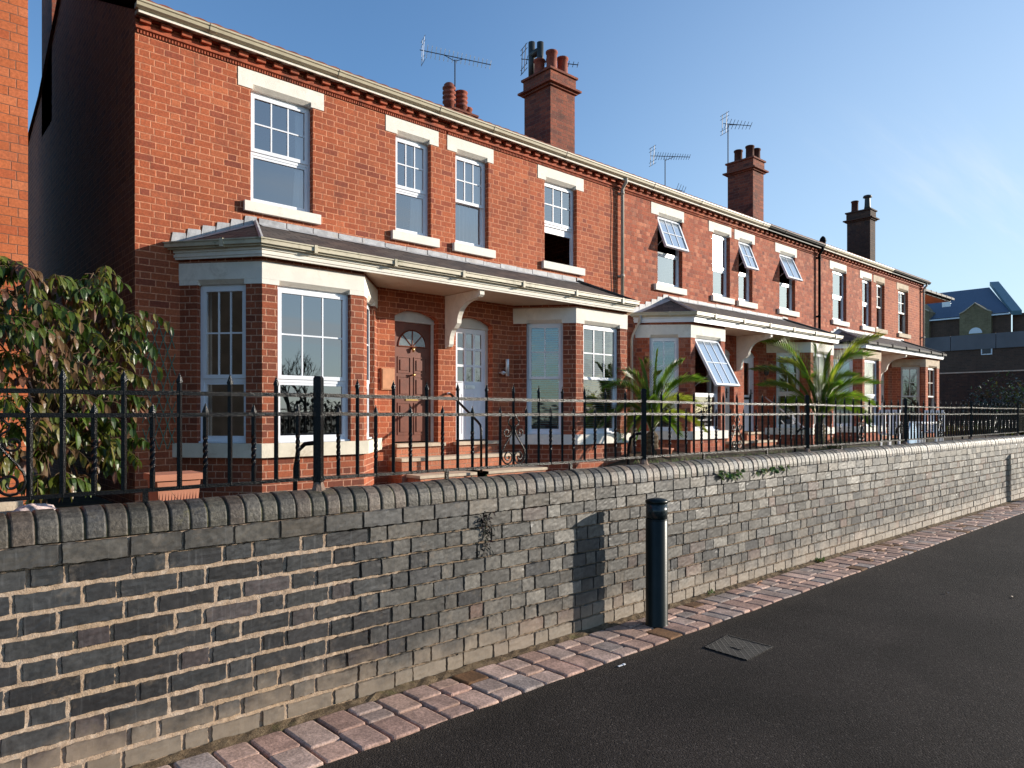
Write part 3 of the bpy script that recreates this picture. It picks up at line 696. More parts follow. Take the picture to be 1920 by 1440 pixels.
def lintel(m,pt,u0,u1,o0,o1,v0,v1,pr=.008):
    """stone lintel with a stop-chamfered lower edge over the opening"""
    ch=.055; d=-.1
    pe=[(d,v0),(pr,v0),(pr,v1),(d,v1)]; pm=[(d,v0+.012),(pr-ch,v0+.012),(pr,v0+.012+ch),(pr,v1),(d,v1)]
    a,b=o0+.03,o1-.03
    for x0,x1 in ((u0,a),(b,u1)): m.prism(pe,lambda p,x=x0:pt(x,p[1],p[0]),lambda p,x=x1:pt(x,p[1],p[0]))
    m.prism(pm,lambda p:pt(a,p[1],p[0]),lambda p:pt(b,p[1],p[0]))

def arch_pts(u0,u1,vs,vc,n=10):
    w=(u1-u0)/2; h=vc-vs; R=(w*w+h*h)/(2*h); c=(u0+u1)/2; zc=vc-R; a=math.asin(w/R)
    return [(c+R*math.sin(-a+2*a*q/n),zc+R*math.cos(-a+2*a*q/n)) for q in range(n+1)]

def door(root,pt,u0,u1,v0,style,leafmat,framemat,inset=.13):
    vs,vc=3.165,3.285; W0=-inset; AP=arch_pts(u0,u1,vs,vc); fr=.055
    m=MB()
    m.box(u0,u0+fr,v0,vs-.065,W0-.05,W0,pt); m.box(u1-fr,u1,v0,vs-.065,W0-.05,W0,pt); 
    poly=[(u0,vs-.065)]+AP+[(u1,vs-.065)]; m.prism(poly,lambda p:pt(p[0],p[1],W0-.05),lambda p:pt(p[0],p[1],W0))
    m.box(u0,u1,vs-.065,vs-.04,W0,W0+.022,pt)
    m.build('door_frame',framemat,root)
    a,b=u0+fr,u1-fr; top=vs-.068; w=b-a; bot=v0+.02; lf=-inset-.012
    m=MB(); 
    d=MB()
    if style=='brown':
        m.box(a,b,bot,top,lf-.04,lf,pt)
        # six panels in raised fielding plus the fan light rim
        rowsv=[(bot+.12,bot+.62),(bot+.74,bot+1.05),(bot+1.13,bot+1.37)]
        for ra,rb in rowsv:
            for k_ in (0,1):
                x0=a+.10+k_*(w*.5-.055); x1=x0+w*.5-.145
                m.box(x0-.014,x1+.014,ra-.014,ra,lf,lf+.010,pt); m.box(x0-.014,x1+.014,rb,rb+.014,lf,lf+.010,pt); m.box(x0-.014,x0,ra,rb,lf,lf+.010,pt); m.box(x1,x1+.014,ra,rb,lf,lf+.010,pt)
                m.box(x0+.035,x1-.035,ra+.035,rb-.035,lf,lf+.012,pt)
    elif style=='nine':
        m.box(a,b,bot,bot+.98,lf-.04,lf,pt); vt=bot+1.0
        for q in range(7): x=a+.10+(w-.2)*q/6; m.box(x-.004,x+.004,bot+.1,bot+.80,lf,lf+.006,pt)
        xs=[a,a+.085]+[0]*0; cw=(w-.17-.09)/3
        us=[a+.085+k_*(cw+.045) for k_ in range(3)]; rh=(top-.1-vt-.09)/3; vs_=[vt+.02+k_*(rh+.04) for k_ in range(3)]
        m.box(a,a+.085,bot+.98,top,lf-.04,lf,pt); m.box(b-.085,b,bot+.98,top,lf-.04,lf,pt)
        for k_ in range(2): m.box(us[k_]+cw,us[k_+1],bot+.98,top,lf-.04,lf,pt)
        for k_ in range(3):
            for vlo,vhi in ((bot+.98,vs_[0]),(vs_[0]+rh,vs_[1]),(vs_[1]+rh,vs_[2]),(vs_[2]+rh,top)): m.box(us[k_],us[k_]+cw,vlo,vhi,lf-.038,lf-.002,pt)
    else:
        m.box(a,b,bot,bot+.95,lf-.04,lf,pt); m.box(a,a+.15,bot+.95,top,lf-.04,lf,pt); m.box(b-.15,b,bot+.95,top,lf-.04,lf,pt); m.box(a+.15,b-.15,top-.15,top,lf-.04,lf,pt)
        m.box(a+.12,b-.12,bot+.15,bot+.75,lf,lf+.012,pt)
    leaf=m.build('door',leafmat,root)
    if style=='brown':
        c=(a+b)/2; r=w*.37; zb=top-.12-r*1.0; m=MB()
        pts=[(c+r*math.cos(math.pi*q/12),zb+r*math.sin(math.pi*q/12)) for q in range(13)]
        m.prism(pts,lambda p:pt(p[0],p[1],lf),lambda p:pt(p[0],p[1],lf+.003)); m.build('fan_light',M['glass_fan'],leaf)
        m=MB()
        for q in (3,6,9): 
            e=(c+r*math.cos(math.pi*q/12),zb+r*math.sin(math.pi*q/12)); m.tube([pt(c,zb,lf+.004),pt(e[0],e[1],lf+.004)],.011,5)
        m.tube([pt(p[0],p[1],lf+.004) for p in pts],.013,5); m.tube([pt(c-r,zb,lf+.004),pt(c+r,zb,lf+.004)],.012,5)
        m.build('glazing_rim',leafmat,leaf)
        m=MB(); m.tube([pt(c,zb-.02,lf),pt(c,zb-.03,lf+.04),pt(c,zb-.09,lf+.035)],[.02,.026,.014],8); m.build('knocker',M['brass'],leaf,True)
        m=MB(); m.tube([pt(c,bot+1.09,lf),pt(c,bot+1.09,lf+.03),pt(c,bot+1.09,lf+.055),pt(c,bot+1.09,lf+.07)],[.012,.014,.03,.012],10); m.build('knob',M['brass'],leaf,True)
        m=MB(); m.box(c-.13,c+.11,bot+.665,bot+.70,lf,lf+.012,pt); m.build('letterbox',M['brass'],leaf)
    elif style=='nine':
        m=MB()
        for k_ in range(3):
            for q in range(3): m.poly([pt(us[k_],vs_[q],lf-.02),pt(us[k_]+cw,vs_[q],lf-.02),pt(us[k_]+cw,vs_[q]+rh,lf-.02),pt(us[k_],vs_[q]+rh,lf-.02)])
        m.build('glass_pane',M['glass_wavy'],leaf)
        m=MB(); c=(a+b)/2; m.box(c-.115,c+.115,bot+.89,bot+.955,lf,lf+.012,pt); m.box(c-.085,c+.085,bot+.905,bot+.94,lf+.012,lf+.018,pt); m.build('letterbox',M['alu'],leaf)
        m=MB(); m.tube([pt(a+.05,bot+1.0,lf),pt(a+.05,bot+1.0,lf+.05),pt(a+.14,bot+1.0,lf+.055)],.009,6); m.build('handle',M['alu'],leaf)
    else:
        m=MB(); m.poly([pt(a+.15,bot+.95,lf-.02),pt(b-.15,bot+.95,lf-.02),pt(b-.15,top-.15,lf-.02),pt(a+.15,top-.15,lf-.02)]); m.build('glass_pane',M['glass_wavy'],leaf)
        m=MB(); c=(a+b)/2; m.box(c-.14,c+.14,bot+.83,bot+.89,lf,lf+.015,pt); m.build('letterbox',M['black_pipe'],leaf)
        m=MB(); m.box(b-.09,b-.055,bot+.85,bot+1.1,lf,lf+.012,pt); m.tube([pt(b-.07,bot+1.0,lf),pt(b-.07,bot+1.0,lf+.05),pt(b-.18,bot+1.0,lf+.05)],.009,6); m.build('handle',M['black_pipe'],leaf)
    return leaf
M['glass_fan']=simple('leaded_fan_glass',(.16,.19,.20),.06,.9,.2,12)

# ------------------------------------------------------------------ the terrace
YF,YB=9.6,8.74
GZ=.3
FP=frame((0,YF,0),(1,0,0))
RIDGE=(14.3,8.93); EAVE=(9.37,6.645); REAR=(16.5,7.83)
def house(spec):
    x0,x1=spec['x']; right=spec['right']; br=M[spec['brick']]
    root=thing('terraced_house',spec['label'],'house',((x0+x1)/2,YF,GZ),'terraced houses in the row')
    j0,f0,f1,j1=spec['bay']; bay=[(j0,YF),(f0,YB),(f1,YB),(j1,YF)]
    d0,d1=spec['door']
    # ---- walls
    m=MB(); holes=[]
    for w in spec['win']: holes.append((w['o'][0],w['o'][1],4.51,6.142))
    holes.append((d0,d1,1.12,3.285,.14)); holes.append((j0+.16,j1-.16,1.2,3.3,.02))
    wall_holes(m,FP,x0,x1,GZ,6.6,holes)
    AP=arch_pts(d0,d1,3.165,3.285)      # brick spandrels over the segmental door arch
    n=len(AP)//2
    for side in (AP[:n+1],AP[n:]):
        cx=d0 if side is not None and side[0][0]<=(d0+d1)/2-1e-6 else d1
        for a,b in zip(side,side[1:]): m.poly([FP(cx,3.285,0)]+[FP(p[0],p[1],0) for p in (a,b)])
    for a,b in zip(AP,AP[1:]): m.poly([FP(a[0],a[1],0),FP(b[0],b[1],0),FP(b[0],b[1],-.14),FP(a[0],a[1],-.14)])
    gab=[(YF,GZ),(YF,6.6),(RIDGE[0],RIDGE[1]),(REAR[0]-.1,REAR[1]+.04),(19.5,6.9),(19.5,GZ)]
    for xx,op in ((x0 if spec.get('gable')=='l' else x0+.004,0),(x1 if spec.get('gable')=='r' else x1-.004,1)):
        m.poly([(xx,a,b) for a,b in gab])
    m.poly([(x0,19.5,GZ),(x1,19.5,GZ),(x1,19.5,6.9),(x0,19.5,6.9)])
    wallo=m.build('wall',br,root)
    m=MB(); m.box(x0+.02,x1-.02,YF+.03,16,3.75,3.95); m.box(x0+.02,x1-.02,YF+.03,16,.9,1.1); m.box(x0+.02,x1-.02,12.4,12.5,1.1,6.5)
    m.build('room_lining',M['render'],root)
    # ---- bay
    m=MB(); hs=[]
    for (a,b),(o0,o1) in zip(zip(bay,bay[1:]),spec['bayo']):
        A,B=V((*a,0)),V((*b,0)); Ln=(B-A).length; pt=frame(A,B-A); wall_holes(m,pt,0,Ln,GZ,3.584,[(o0,o1,1.225,3.318)]); hs.append((pt,Ln,o0,o1))
    m.build('bay',M['brick_bay'] if spec['brick']=='brick' and not right or x0<10 else br,root)
    sm=M[spec.get('sillmat','cream')]; lm=M[spec.get('lintmat','cream')]
    m=MB(); band(m,bay,-.12,.07,1.045,1.225); m.build('bay_sill',M[spec.get('baysill',spec.get('sillmat','cream'))],root)
    m=MB(); band(m,bay,-.1,.010,3.315,3.53)
    for pt,Ln,o0,o1 in hs:
        a,b=o0+.02,o1-.02
        for xa,xb in ((-.004,a),(b,Ln+.004)): m.box(xa,xb,3.25,3.314,-.1,.0085,pt)
        pm=[(-.1,3.262),(-.045,3.262),(.0085,3.314),(-.1,3.314)]; m.prism(pm,lambda p:pt(a,p[1],p[0]),lambda p:pt(b,p[1],p[0]))
    m.build('bay_lintel',lm,root)
    for q,(pt,Ln,o0,o1) in enumerate(hs):
        kw=dict(spec['baywin']); kw.update(spec.get('baywin%d'%q,{}))
        window(root,pt,o0,o1,1.227,3.262,inset=.085,**kw)
    # ---- upper windows
    for w in spec['win']:
        o0,o1=w['o']; m=MB(); lintel(m,FP,w['l'][0],w['l'][1],o0,o1,6.07,6.318); m.build('lintel',M[w.get('lm',spec.get('lintmat','cream'))],root)
        m=MB(); m.box(w['s'][0],w['s'][1],4.372,4.51,-.10,.065,FP); m.build('sill',M[w.get('sm',spec.get('sillmat','cream'))],root)
        window(root,FP,o0,o1,4.512,6.082,**w['k'])
    # ---- door, steps
    door(root,FP,d0,d1,1.13,spec['dstyle'],M[spec['dmat']],M[spec['dframe']])
    m=MB(); 
    ex=spec.get('stepx',(d0-.16,d1+.16))
    m.box(ex[0],ex[1],YF-.42,YF-.002,.3,.86); m.box(ex[0]+.1,ex[1]+.35,YF-.78,YF-.421,.3,.62); m.box(d0-.03,d1+.03,YF-.10,YF-.003,.861,1.07); m.build('step',M['brick_step'],root)
    m=MB(); m.box(ex[0]-.02,ex[1]+.02,YF-.45,YF-.101,.862,.915); m.box(ex[0]+.08,ex[1]+.37,YF-.80,YF-.422,.621,.665); m.box(d0-.05,d1+.05,YF-.15,YF+.12,1.071,1.125); m.build('step_slab',M['stone'],root)
    # ---- cornice
    m=MB(); xa,xb=x0,x1
    m.box(xa,xb,YF-.03,YF,6.385,6.44); m.prism_x([(YF,6.362),(YF-.018,6.362),(YF-.045,6.375),(YF-.045,6.395),(YF-.031,6.40),(YF,6.384)],xa,xb)
    x=xa+.10
    while x<xb-.08: m.box(x-.062,x+.062,YF-.09,YF,6.441,6.502); x+=.243
    x=xa+.02
    while x<xb-.03: m.box(x,x+.019,YF-.022,YF,6.326,6.361); x+=.0365
    m.box(xa,xb,YF-.045,YF,6.503,6.53)
    m.build('cornice',M['terracotta'] if spec['brick']=='brick' else br,root)
    for ga,gb,gm in spec['gut']:
        a_,b_=max(xa,ga),min(xb,gb); m=MB(); m.box(a_,b_,YF-.165,YF-.0,6.531,6.575); m.box(a_,b_,YF-.17,YF-.153,6.505,6.5305); m.build('fascia',M['cream' if gm=='gutter' else 'black_pipe'],root)
    for ga,gb,gm in spec['gut']:
        m=MB(); G=[(YF-.125,6.545),(YF-.19,6.545),(YF-.225,6.565),(YF-.235,6.60),(YF-.25,6.61),(YF-.25,6.632),(YF-.235,6.632),(YF-.225,6.6),(YF-.13,6.6)]
        m.prism_x(G,ga,gb)
        x=ga+.9
        while x<gb-.2: m.prism_x([(p[0]-(.006 if p[0]<YF-.14 else 0),p[1]-(.006 if p[1]<6.6 else 0)) for p in G],x-.04,x+.04); x+=1.83
        m.build('gutter',M[gm],root)
    # ---- main roof: pantiles, ridge, rear slope
    m=MB(); xs=[]; x=x0-(.05 if spec.get('gable')=='l' else 0); xe=x1+(.05 if spec.get('gable')=='r' else 0)
    while x<xe-.001: xs.append(x); x+=.05
    xs.append(xe); rows=[]
    for Y,zz,amp in ((EAVE[0],EAVE[1]-.03,0),(EAVE[0],EAVE[1],1),(EAVE[0]+.35,EAVE[1]+.35*(RIDGE[1]-EAVE[1])/(RIDGE[0]-EAVE[0]),1),(RIDGE[0],RIDGE[1],1),(REAR[0],REAR[1],1),(REAR[0]+3.1,6.95,1)):
        rows.append([(x,Y,zz+amp*.022*abs(math.sin(x*math.pi/.21))) for x in xs])
    m.grid(rows); roof=m.build('roof',M['tiles'],root)
    m=MB(); m.tube([(x0,RIDGE[0],RIDGE[1]+.03),(x1,RIDGE[0],RIDGE[1]+.03)],.11,8); m.build('ridge_tiles',M['tiles'],roof)
    # ---- canopy over bay and door
    C=spec['c']; ez=3.765; tz=4.225
    if not right:
        base=[(j0-.06,YF),(f0-.05,8.62),(C,8.62)]; T1=(spec['hip'],YF)
    else:
        base=[(C,8.62),(f1+.05,8.62),(j1+.06,YF)]; T1=(spec['hip'],YF)
    def off(o): 
        if not right: return offset_path(base,o)
        mir=[(2*C-p[0],p[1]) for p in base[::-1]]; return [V((2*C-p.x,p.y)) for p in offset_path(mir,o)][::-1]
    def bnd(m,o0,o1,z0,z1):
        if not right: band(m,base,o0,o1,z0,z1)
        else:
            q=MB(); band(q,[(2*C-p[0],p[1]) for p in base[::-1]],o0,o1,z0,z1); n0=len(m.v); m.v+=[(2*C-a,b,c) for a,b,c in q.v]
            for f in q.f: m.face([n0+i for i in f])
    E=off(.06); m=MB()
    if not right: E0,E1,E2=[(e.x,e.y,ez) for e in E]; T1=(T1[0],YF-.004,tz); T2=(C,YF-.004,tz)
    else: E2,E1,E0=[(e.x,e.y,ez) for e in E]; T1=(T1[0],YF-.004,tz); T2=(C,YF-.004,tz)
    dn=lambda p:(p[0],p[1],p[2]-.028)
    m.poly([E1,E2,T2,T1]); m.poly([E0,E1,T1]); m.poly([dn(E1),dn(E2),E2,E1]); m.poly([dn(E0),dn(E1),E1,E0]); m.poly([dn(E1),dn(E2),dn(T2),dn(T1)])
    can=m.build('canopy_roof',M['slate'],root)
    m=MB(); h1=V(E1)+V((0,0,.012)); h2=V(T1)+V((0,-.02,.02))
    m.tube([h1,h1.lerp(h2,.5),h2],.028,6); m.build('hip_roll',M['lead'] if not right else M['slate'],can)
    m=MB(); sgn=-1 if right else 1
    xa,xb=sorted((T1[0]+sgn*.05,C)); up=V(T2)-V(E2); up.normalize(); nrm=V((0,-up.z,up.y))
    a=V((xa,YF-.004,tz)); b_=V((xb,YF-.004,tz)); n_=8
    for q in range(n_):
        p=a.lerp(b_,q/n_); r=a.lerp(b_,(q+1)/n_-.004); wv=rnd.uniform(.13,.17); o=nrm*(.008+.003*(q%2))
        m.poly([p-up*wv+o,r-up*(wv+rnd.uniform(-.01,.01))+o,r+o,p+o]); m.box(p.x,r.x,YF-.016-.003*(q%2),YF-.002,tz-.01,tz+.075+rnd.uniform(-.012,.014))
    n_=6
    for q in range(n_):            # stepped flashing up the hip
        p=V(E0).lerp(V(T1),(q+.1)/n_); r=V(E0).lerp(V(T1),(q+1.1)/n_); lo=p.z-.01; 
        xx0,xx1=sorted((p.x,r.x)); m.poly([(p.x,YF-.012-.002*(q%2),p.z-.01),(r.x,YF-.012-.002*(q%2),r.z-.01),(r.x,YF-.012-.002*(q%2),r.z+.085),(p.x+(r.x-p.x)*.15,YF-.012-.002*(q%2),r.z+.075)])
    o=nrm*.011
    e0,e1,t1=V(E0),V(E1),V(T1); nn=(e1-e0).cross(t1-e0).normalized(); nn=nn if nn.z>0 else -nn
    m.poly([e0+nn*.008,e0.lerp(e1,.12)+nn*.008,t1.lerp(e1,.14)+nn*.008,t1+nn*.008]); m.build('flashing',M['lead'],can)
    m=MB(); bnd(m,-.02,0,3.572,3.70); bnd(m,.0,.012,3.60,3.635); bnd(m,0,.018,3.655,3.70); m.build('canopy_fascia',M['cream' if not spec.get('wf') else 'white'],root)
    m=MB()
    if spec['cg']=='black_pipe': bnd(m,.02,.10,3.70,3.765)
    else: bnd(m,.019,.07,3.69,3.712); bnd(m,.05,.105,3.7125,3.765); bnd(m,.095,.118,3.7655,3.782)
    G0,G1=off(.04),off(.124)
    segs=[(G0[i],G0[i+1],G1[i],G1[i+1]) for i in range(2)]
    for s0,s1,t0_,t1_ in segs:
        Ln=(s1-s0).length; npc=max(1,int(Ln/.95))
        for q in range(npc):
            f=(q+.6)/npc; df=.022/Ln
            a_=[s0.lerp(s1,f-df),s0.lerp(s1,f+df),t0_.lerp(t1_,f+df),t0_.lerp(t1_,f-df)]; m.prism_z([(p.x,p.y) for p in a_],3.686,3.789)
    m.build('canopy_gutter',M[spec['cg']],root)
    m=MB(); S=off(-.005); zs=3.585
    m.poly([(p.x,p.y,zs) for p in S]+([(C,YF,zs),(j0-.06,YF,zs)] if not right else [(j1+.06,YF,zs),(C,YF,zs)])); m.build('soffit',M['soffit'],root)
    # soffit boards' outer reveal, door-side
    if not right:   # scrolled bracket on the shared pier
        X=spec['brk']; pr=[(YF-.005,3.58),(8.66,3.58),(8.66,3.50),(8.70,3.47),(8.80,3.46)]
        for q in range(9): a=q/8*math.pi/2; pr.append((8.86+.40*math.sin(a),3.44-.34*(1-math.cos(a))))
        pr+=[(9.30,3.06)]
        for q in range(7): a=q/6*math.pi/2; pr.append((9.34+.13*math.sin(a),3.02-.25*(1-math.cos(a))))
        pr+=[(9.50,2.73),(YF-.005,2.70)]
        m=MB(); m.prism([(p[0],p[1]) for p in pr],lambda p:(X-.045,p[0],p[1]),lambda p:(X+.045,p[0],p[1])); m.build('bracket',M['cream'],root)
    return root

def K(**k): return k
houses=[]
bo=[(.235,.905),(.20,1.25),(.225,.895)]
# measured opening, lintel and sill extents of the upper windows
def up(l0,l1,o0,o1,s0,s1,**k):
    x=lambda p: X_at(p,YF); d=dict(l=(x(l0),x(l1)),o=(x(o0),x(o1)),s=(X_at(s0,YF-.06),X_at(s1,YF-.06)),k={})
    for q in ('lm','sm'):
        if q in k: d[q]=k.pop(q)
    d['k']=k; return d
H1=house(dict(label='end house of the terrace with brown panelled door and closed six pane bay',x=(2.335,7.12),right=False,brick='brick',gable='l',c=7.12,hip=3.84,brk=7.12,
    bay=(2.86,3.585,5.04,5.767),bayo=bo,door=(6.09,6.94),dstyle='brown',dmat='brown_door',dframe='offwhite',baysill='cream_old',
    baywin=K(split=.60,cols=3,rows=2),baywin0=K(curt=[(.03,.14)]),
    win=[up(446,607,470,586.7,459,602,curt=[(.80,.97)],split=.54),up(723,822,741.8,808,736.5,824.4,curt=[(.62,.95)],split=.54)],gut=[(2.30,7.12,'gutter')],cg='gutter_moss',stepx=(5.95,7.0)))
H2=house(dict(label='terrace house with white nine pane door and tall blinded sash bay',x=(7.12,11.72),right=True,brick='brick',c=7.12,hip=10.35,
    bay=(8.635,9.385,10.84,11.57),bayo=bo,door=(7.31,8.13),dstyle='nine',dmat='white_door',dframe='offwhite',
    baywin=K(split=.50,cols=3,rows=2,fr='white',bottom='sash',blind=True,gl='glass_wavy'),baywin0=K(cols=2),
    win=[up(838.4,925,854,916,852,929.4,fr='white',bottom='sash',split=.52,curt=[(.04,.96)]),up(1008,1094,1021,1081.5,1019.5,1097,fr='white',split=.52,bottom='raised',lm='cream')],gut=[(7.12,11.72,'gutter')],cg='gutter_moss',stepx=(7.05,8.35)))
H3=house(dict(label='terrace house with a large top hung bay window swung wide open',x=(11.72,16.4),right=False,brick='brick_mixed',c=16.5,hip=13.35,brk=16.35,
    bay=(12.2,13.0,14.36,15.09),bayo=[(.3,.93),(.17,1.19),(.22,.9)],door=(15.45,16.2),dstyle='plain',dmat='offwhite',dframe='cream',wf=1,
    baywin=K(split=.60,cols=2,rows=2),baywin1=K(cols=3,openv=.5,gl_top='glass_open'),
    win=[up(1220.6,1282,1233,1279.5,1230,1288,openv=.37,gl='glass_far',gl_top='glass_open'),up(1328.8,1370.8,1336.7,1368.7,1337,1377.5,cols=1,rows=1,gl_top='glass_bright',gl='glass_far',split=.55)],gut=[(11.72,16.4,'gutter')],cg='gutter'))
H4=house(dict(label='terrace house with white door, black letterbox and two upper casements propped open',x=(16.4,20.88),right=True,brick='brick_mixed',c=16.5,hip=18.75,
    bay=(17.85,18.6,19.99,20.7),bayo=[(.25,.88),(.17,1.2),(.22,.88)],door=(16.68,17.4),dstyle='plain',dmat='white_door',dframe='white',wf=1,
    baywin=K(split=.55,cols=2,rows=2,curt=[(.03,.25)]),
    win=[up(1376.9,1414.8,1384.8,1411,1385.4,1420.7,openv=.37,cols=2,gl='glass_far',gl_top='glass_open'),up(1453.3,1493.6,1461.5,1491,1461.5,1499,openv=.42,cols=2,rows=1,gl='glass_far',gl_top='glass_open')],gut=[(16.4,17.6,'gutter'),(17.6,20.9,'black_pipe')],dull=1,cg='gutter'))
H5=house(dict(label='terrace house with plain white two light windows above and white bay behind the big palm',x=(20.88,25.3),right=False,brick='brick_mixed',c=25.4,hip=22.3,brk=25.3,
    bay=(21.25,21.98,23.38,24.1),bayo=[(.25,.88),(.15,1.25),(.22,.88)],door=(24.35,25.1),dstyle='plain',dmat='offwhite',dframe='cream',wf=1,lintmat='stone',
    baywin=K(split=.55,cols=1,rows=1,curt=[(.05,.95)],gl='glass_bright'),
    win=[up(1555.6,1587,1561.3,1587,1562.5,1593,cols=1,rows=1,gl='glass_far',lm='cream',sm='cream'),up(1612.2,1634,1616.8,1634,1617.5,1640.4,cols=1,rows=1,gl='glass_far',lm='cream',sm='cream')],gut=[(20.88,25.3,'gutter')],cg='black_pipe'))
H6=house(dict(label='far end house of the terrace with brownish old sash windows and orange walled bay',x=(25.3,29.72),right=True,brick='brick',gable='r',c=25.4,hip=27.5,
    bay=(26.65,27.35,28.75,29.45),bayo=[(.3,.95),(.25,1.15),(.22,.88)],door=(25.6,26.3),dstyle='plain',dmat='offwhite',dframe='offwhite',wf=1,lintmat='stone',sillmat='stone',
    baywin=K(split=.52,cols=2,rows=2,fr='offwhite',bottom='sash'),
    win=[up(1637.4,1658.7,1641.5,1658.5,1642.7,1664.5,cols=2,rows=2,fr='offwhite',bottom='sash'),up(1681,1703,1684.4,1702.7,1686,1708,cols=2,rows=2,fr='offwhite',bottom='sash')],gut=[(25.3,26.2,'gutter'),(26.2,29.9,'black_pipe')],cg='black_pipe'))

# ---- details that belong to single houses
def downpipe(root,x,mat,z0,hop=True):
    m=MB(); y=YF-.075
    if hop: m.tube([(x,YF-.18,6.55),(x,YF-.18,6.47),(x,y-.03,6.40),(x,y,6.33),(x,y,z0)],.038,10)
    else: m.tube([(x,y,6.5),(x,y,z0)],.034,10)
    z=6.3
    while z>z0: m.tube([(x,y,z),(x,y,z-.07)],.046,10); m.box(x-.07,x+.07,YF-.03,YF,z-.06,z-.02); z-=1.75
    m.build('downpipe',mat,root,True)
downpipe(H2,11.66,M['pipe'],3.9)
downpipe(H4,20.84,M['black_pipe'],3.7)
downpipe(H6,29.6,M['pipe'],3.7); 
m=MB(); m.tube([(11.42,YF-.03,6.33),(11.44,YF-.028,6.0),(11.40,YF-.028,5.0),(11.46,YF-.028,4.0)],.007,5); m.build('cable',M['black_pipe'],H2)
m=MB(); m.lathe((20.9,9.45,6.63),[(.02,0),(.08,.05),(.10,.12),(.08,.2),(.03,.26),(.005,.27)],10); m.build('gutter_guard',M['black_pipe'],H4)
m=MB(); m.tube([(12.16,YF-.16,3.72),(12.15,YF-.15,3.58),(12.02,YF-.07,3.30),(11.99,YF-.06,3.2),(11.99,YF-.06,.4)],.032,8); m.build('downpipe',M['pipe'],H3,True)
# handrails by the steps
m=MB(); m.tube([(7.13,YF-.002,1.945),(7.13,9.5,1.93),(7.13,8.78,1.47),(7.13,8.72,1.42),(7.13,8.70,1.34),(7.13,8.70,.66)],.02,8); m.build('handrail',M['iron'],H2,True)
m=MB(); m.lathe((7.13,YF-.03,1.925),[(.001,0),(.03,.005),(.03,.035),(.001,.04)],10); m.build('rail_end',M['white'],H2)
m=MB(); m.tube([(17.75,YF-.01,2.05),(17.75,8.45,1.2),(17.75,8.4,.7)],.02,8); m.build('handrail',M['white'],H4,True)
# wall lamps
m=MB(); m.lathe((8.42,YF-.07,2.28),[(.03,0),(.036,.005),(.036,.30),(.03,.31)],14); m.box(8.40,8.44,YF-.07,YF,2.40,2.44); lamp=m.build('wall_lamp',M['alu'],H2,True)
m=MB(); m.lathe((8.30,YF-.09,2.30),[(.004,0),(.03,.012),(.04,.035),(.03,.06),(.004,.072)],12); m.box(8.28,8.38,YF-.08,YF,2.33,2.35); m.build('sensor',M['alu'],lamp)
m=MB(); m.lathe((17.62,YF-.12,2.62),[(.03,0),(.06,.04),(.085,.20),(.02,.27)],8); m.box(17.61,17.63,YF-.12,YF,2.88,2.90); m.build('wall_lamp',M['dark_metal'],H4)
m=MB(); m.box(5.83,6.07,YF-.03,YF,1.98,2.32); m.box(5.845,6.055,YF-.038,YF-.0301,1.995,2.305); m.build('meter_cover',M['timber'],H1)
# chimneys
def chimney(root,x0,x1,y0,y1,zb,zt,mat,pots,cap=True):
    m=MB(); s=.06
    m.box(x0,x1,y0,y1,zb,zt-.42)
    m.box(x0-.05,x1+.05,y0-.05,y1+.05,zt-.42,zt-.37)
    m.prism([(x0-.12,y0-.12),(x1+.12,y0-.12),(x1+.12,y1+.12),(x0-.12,y1+.12)],lambda p:(p[0],p[1],zt-.37),lambda p:(p[0],p[1],zt-.325))
    m.box(x0-.02,x1+.02,y0-.02,y1+.02,zt-.325,zt-.05); m.box(x0-.06,x1+.06,y0-.06,y1+.06,zt-.05,zt)
    ch=m.build('chimney',mat,root)
    for (px,py,kind,h) in pots:
        m=MB(); c=(px,py,zt)
        if kind=='plain': pr=[(.15,0),(.14,.05),(.13,.08),(.125,h-.06),(.145,h-.05),(.145,h-.01),(.13,h),(.10,h),(.09,h-.1)]
        elif kind=='ribbed':
            pr=[(.15,0)]; 
            for q in range(5): z=.12+q*(h-.2)/5; pr+=[(.14,z),(.175,z+.02),(.175,z+.055),(.14,z+.07)]
            pr+=[(.14,h-.06),(.10,h-.01),(.04,h)]
        else: pr=[(.14,0),(.11,h*.3),(.10,h-.16),(.10,h-.13),(.17,h-.10),(.15,h-.03),(.06,h)]
        m.lathe(c,pr,16); m.build('chimney_pot',M['pot_dark' if kind=='cowl' else ('pot_red' if x0<15 else 'pot_dusky')],ch,True)
    m=MB(); m.poly([(x0-.004,y0-.25,zb+1.0),(x0-.004,y1,zb+1.35),(x0-.004,y1,zb+1.2),(x0-.004,y0-.25,zb+.9)]); 
    return ch
c1=chimney(H3,11.69,12.52,11.7,12.6,6.9,9.74,M['brick_stack'],[(12.32,11.92,'plain',.50),(11.93,11.90,'plain',.52),(11.86,12.25,'plain',.42),(12.3,12.4,'plain',.4)])
m=MB()
for yy,hh in ((12.42,.95),(12.12,.83)): 
    xq=11.86; m.tube([(xq,yy+.1,9.74),(xq,yy+.1,9.74+hh)],.085,10)
m.tube([(11.86,12.52,10.38),(11.86,12.22,10.38)],.09,10); m.build('cowl',M['pot_dark'],c1,True)
chimney(H5,20.62,21.28,11.55,12.45,6.9,9.78,M['brick_stack'],[(20.78,11.75,'plain',.42),(21.12,11.72,'plain',.40),(20.85,12.2,'plain',.42)])
chimney(H6,29.15,29.66,11.3,12.2,6.9,9.74,M['brick_soot'],[(29.4,11.5,'cowl',.62),(29.3,11.95,'plain',.45)])
chimney(H1,2.335,3.0,15.3,16.4,7.0,10.2,M['brick_stack'],[(2.6,15.6,'plain',.5),(2.6,16.0,'plain',.5)])
chimney(H2,11.3,12.1,15.0,16.2,7.2,9.75,M['brick_stack'],[])
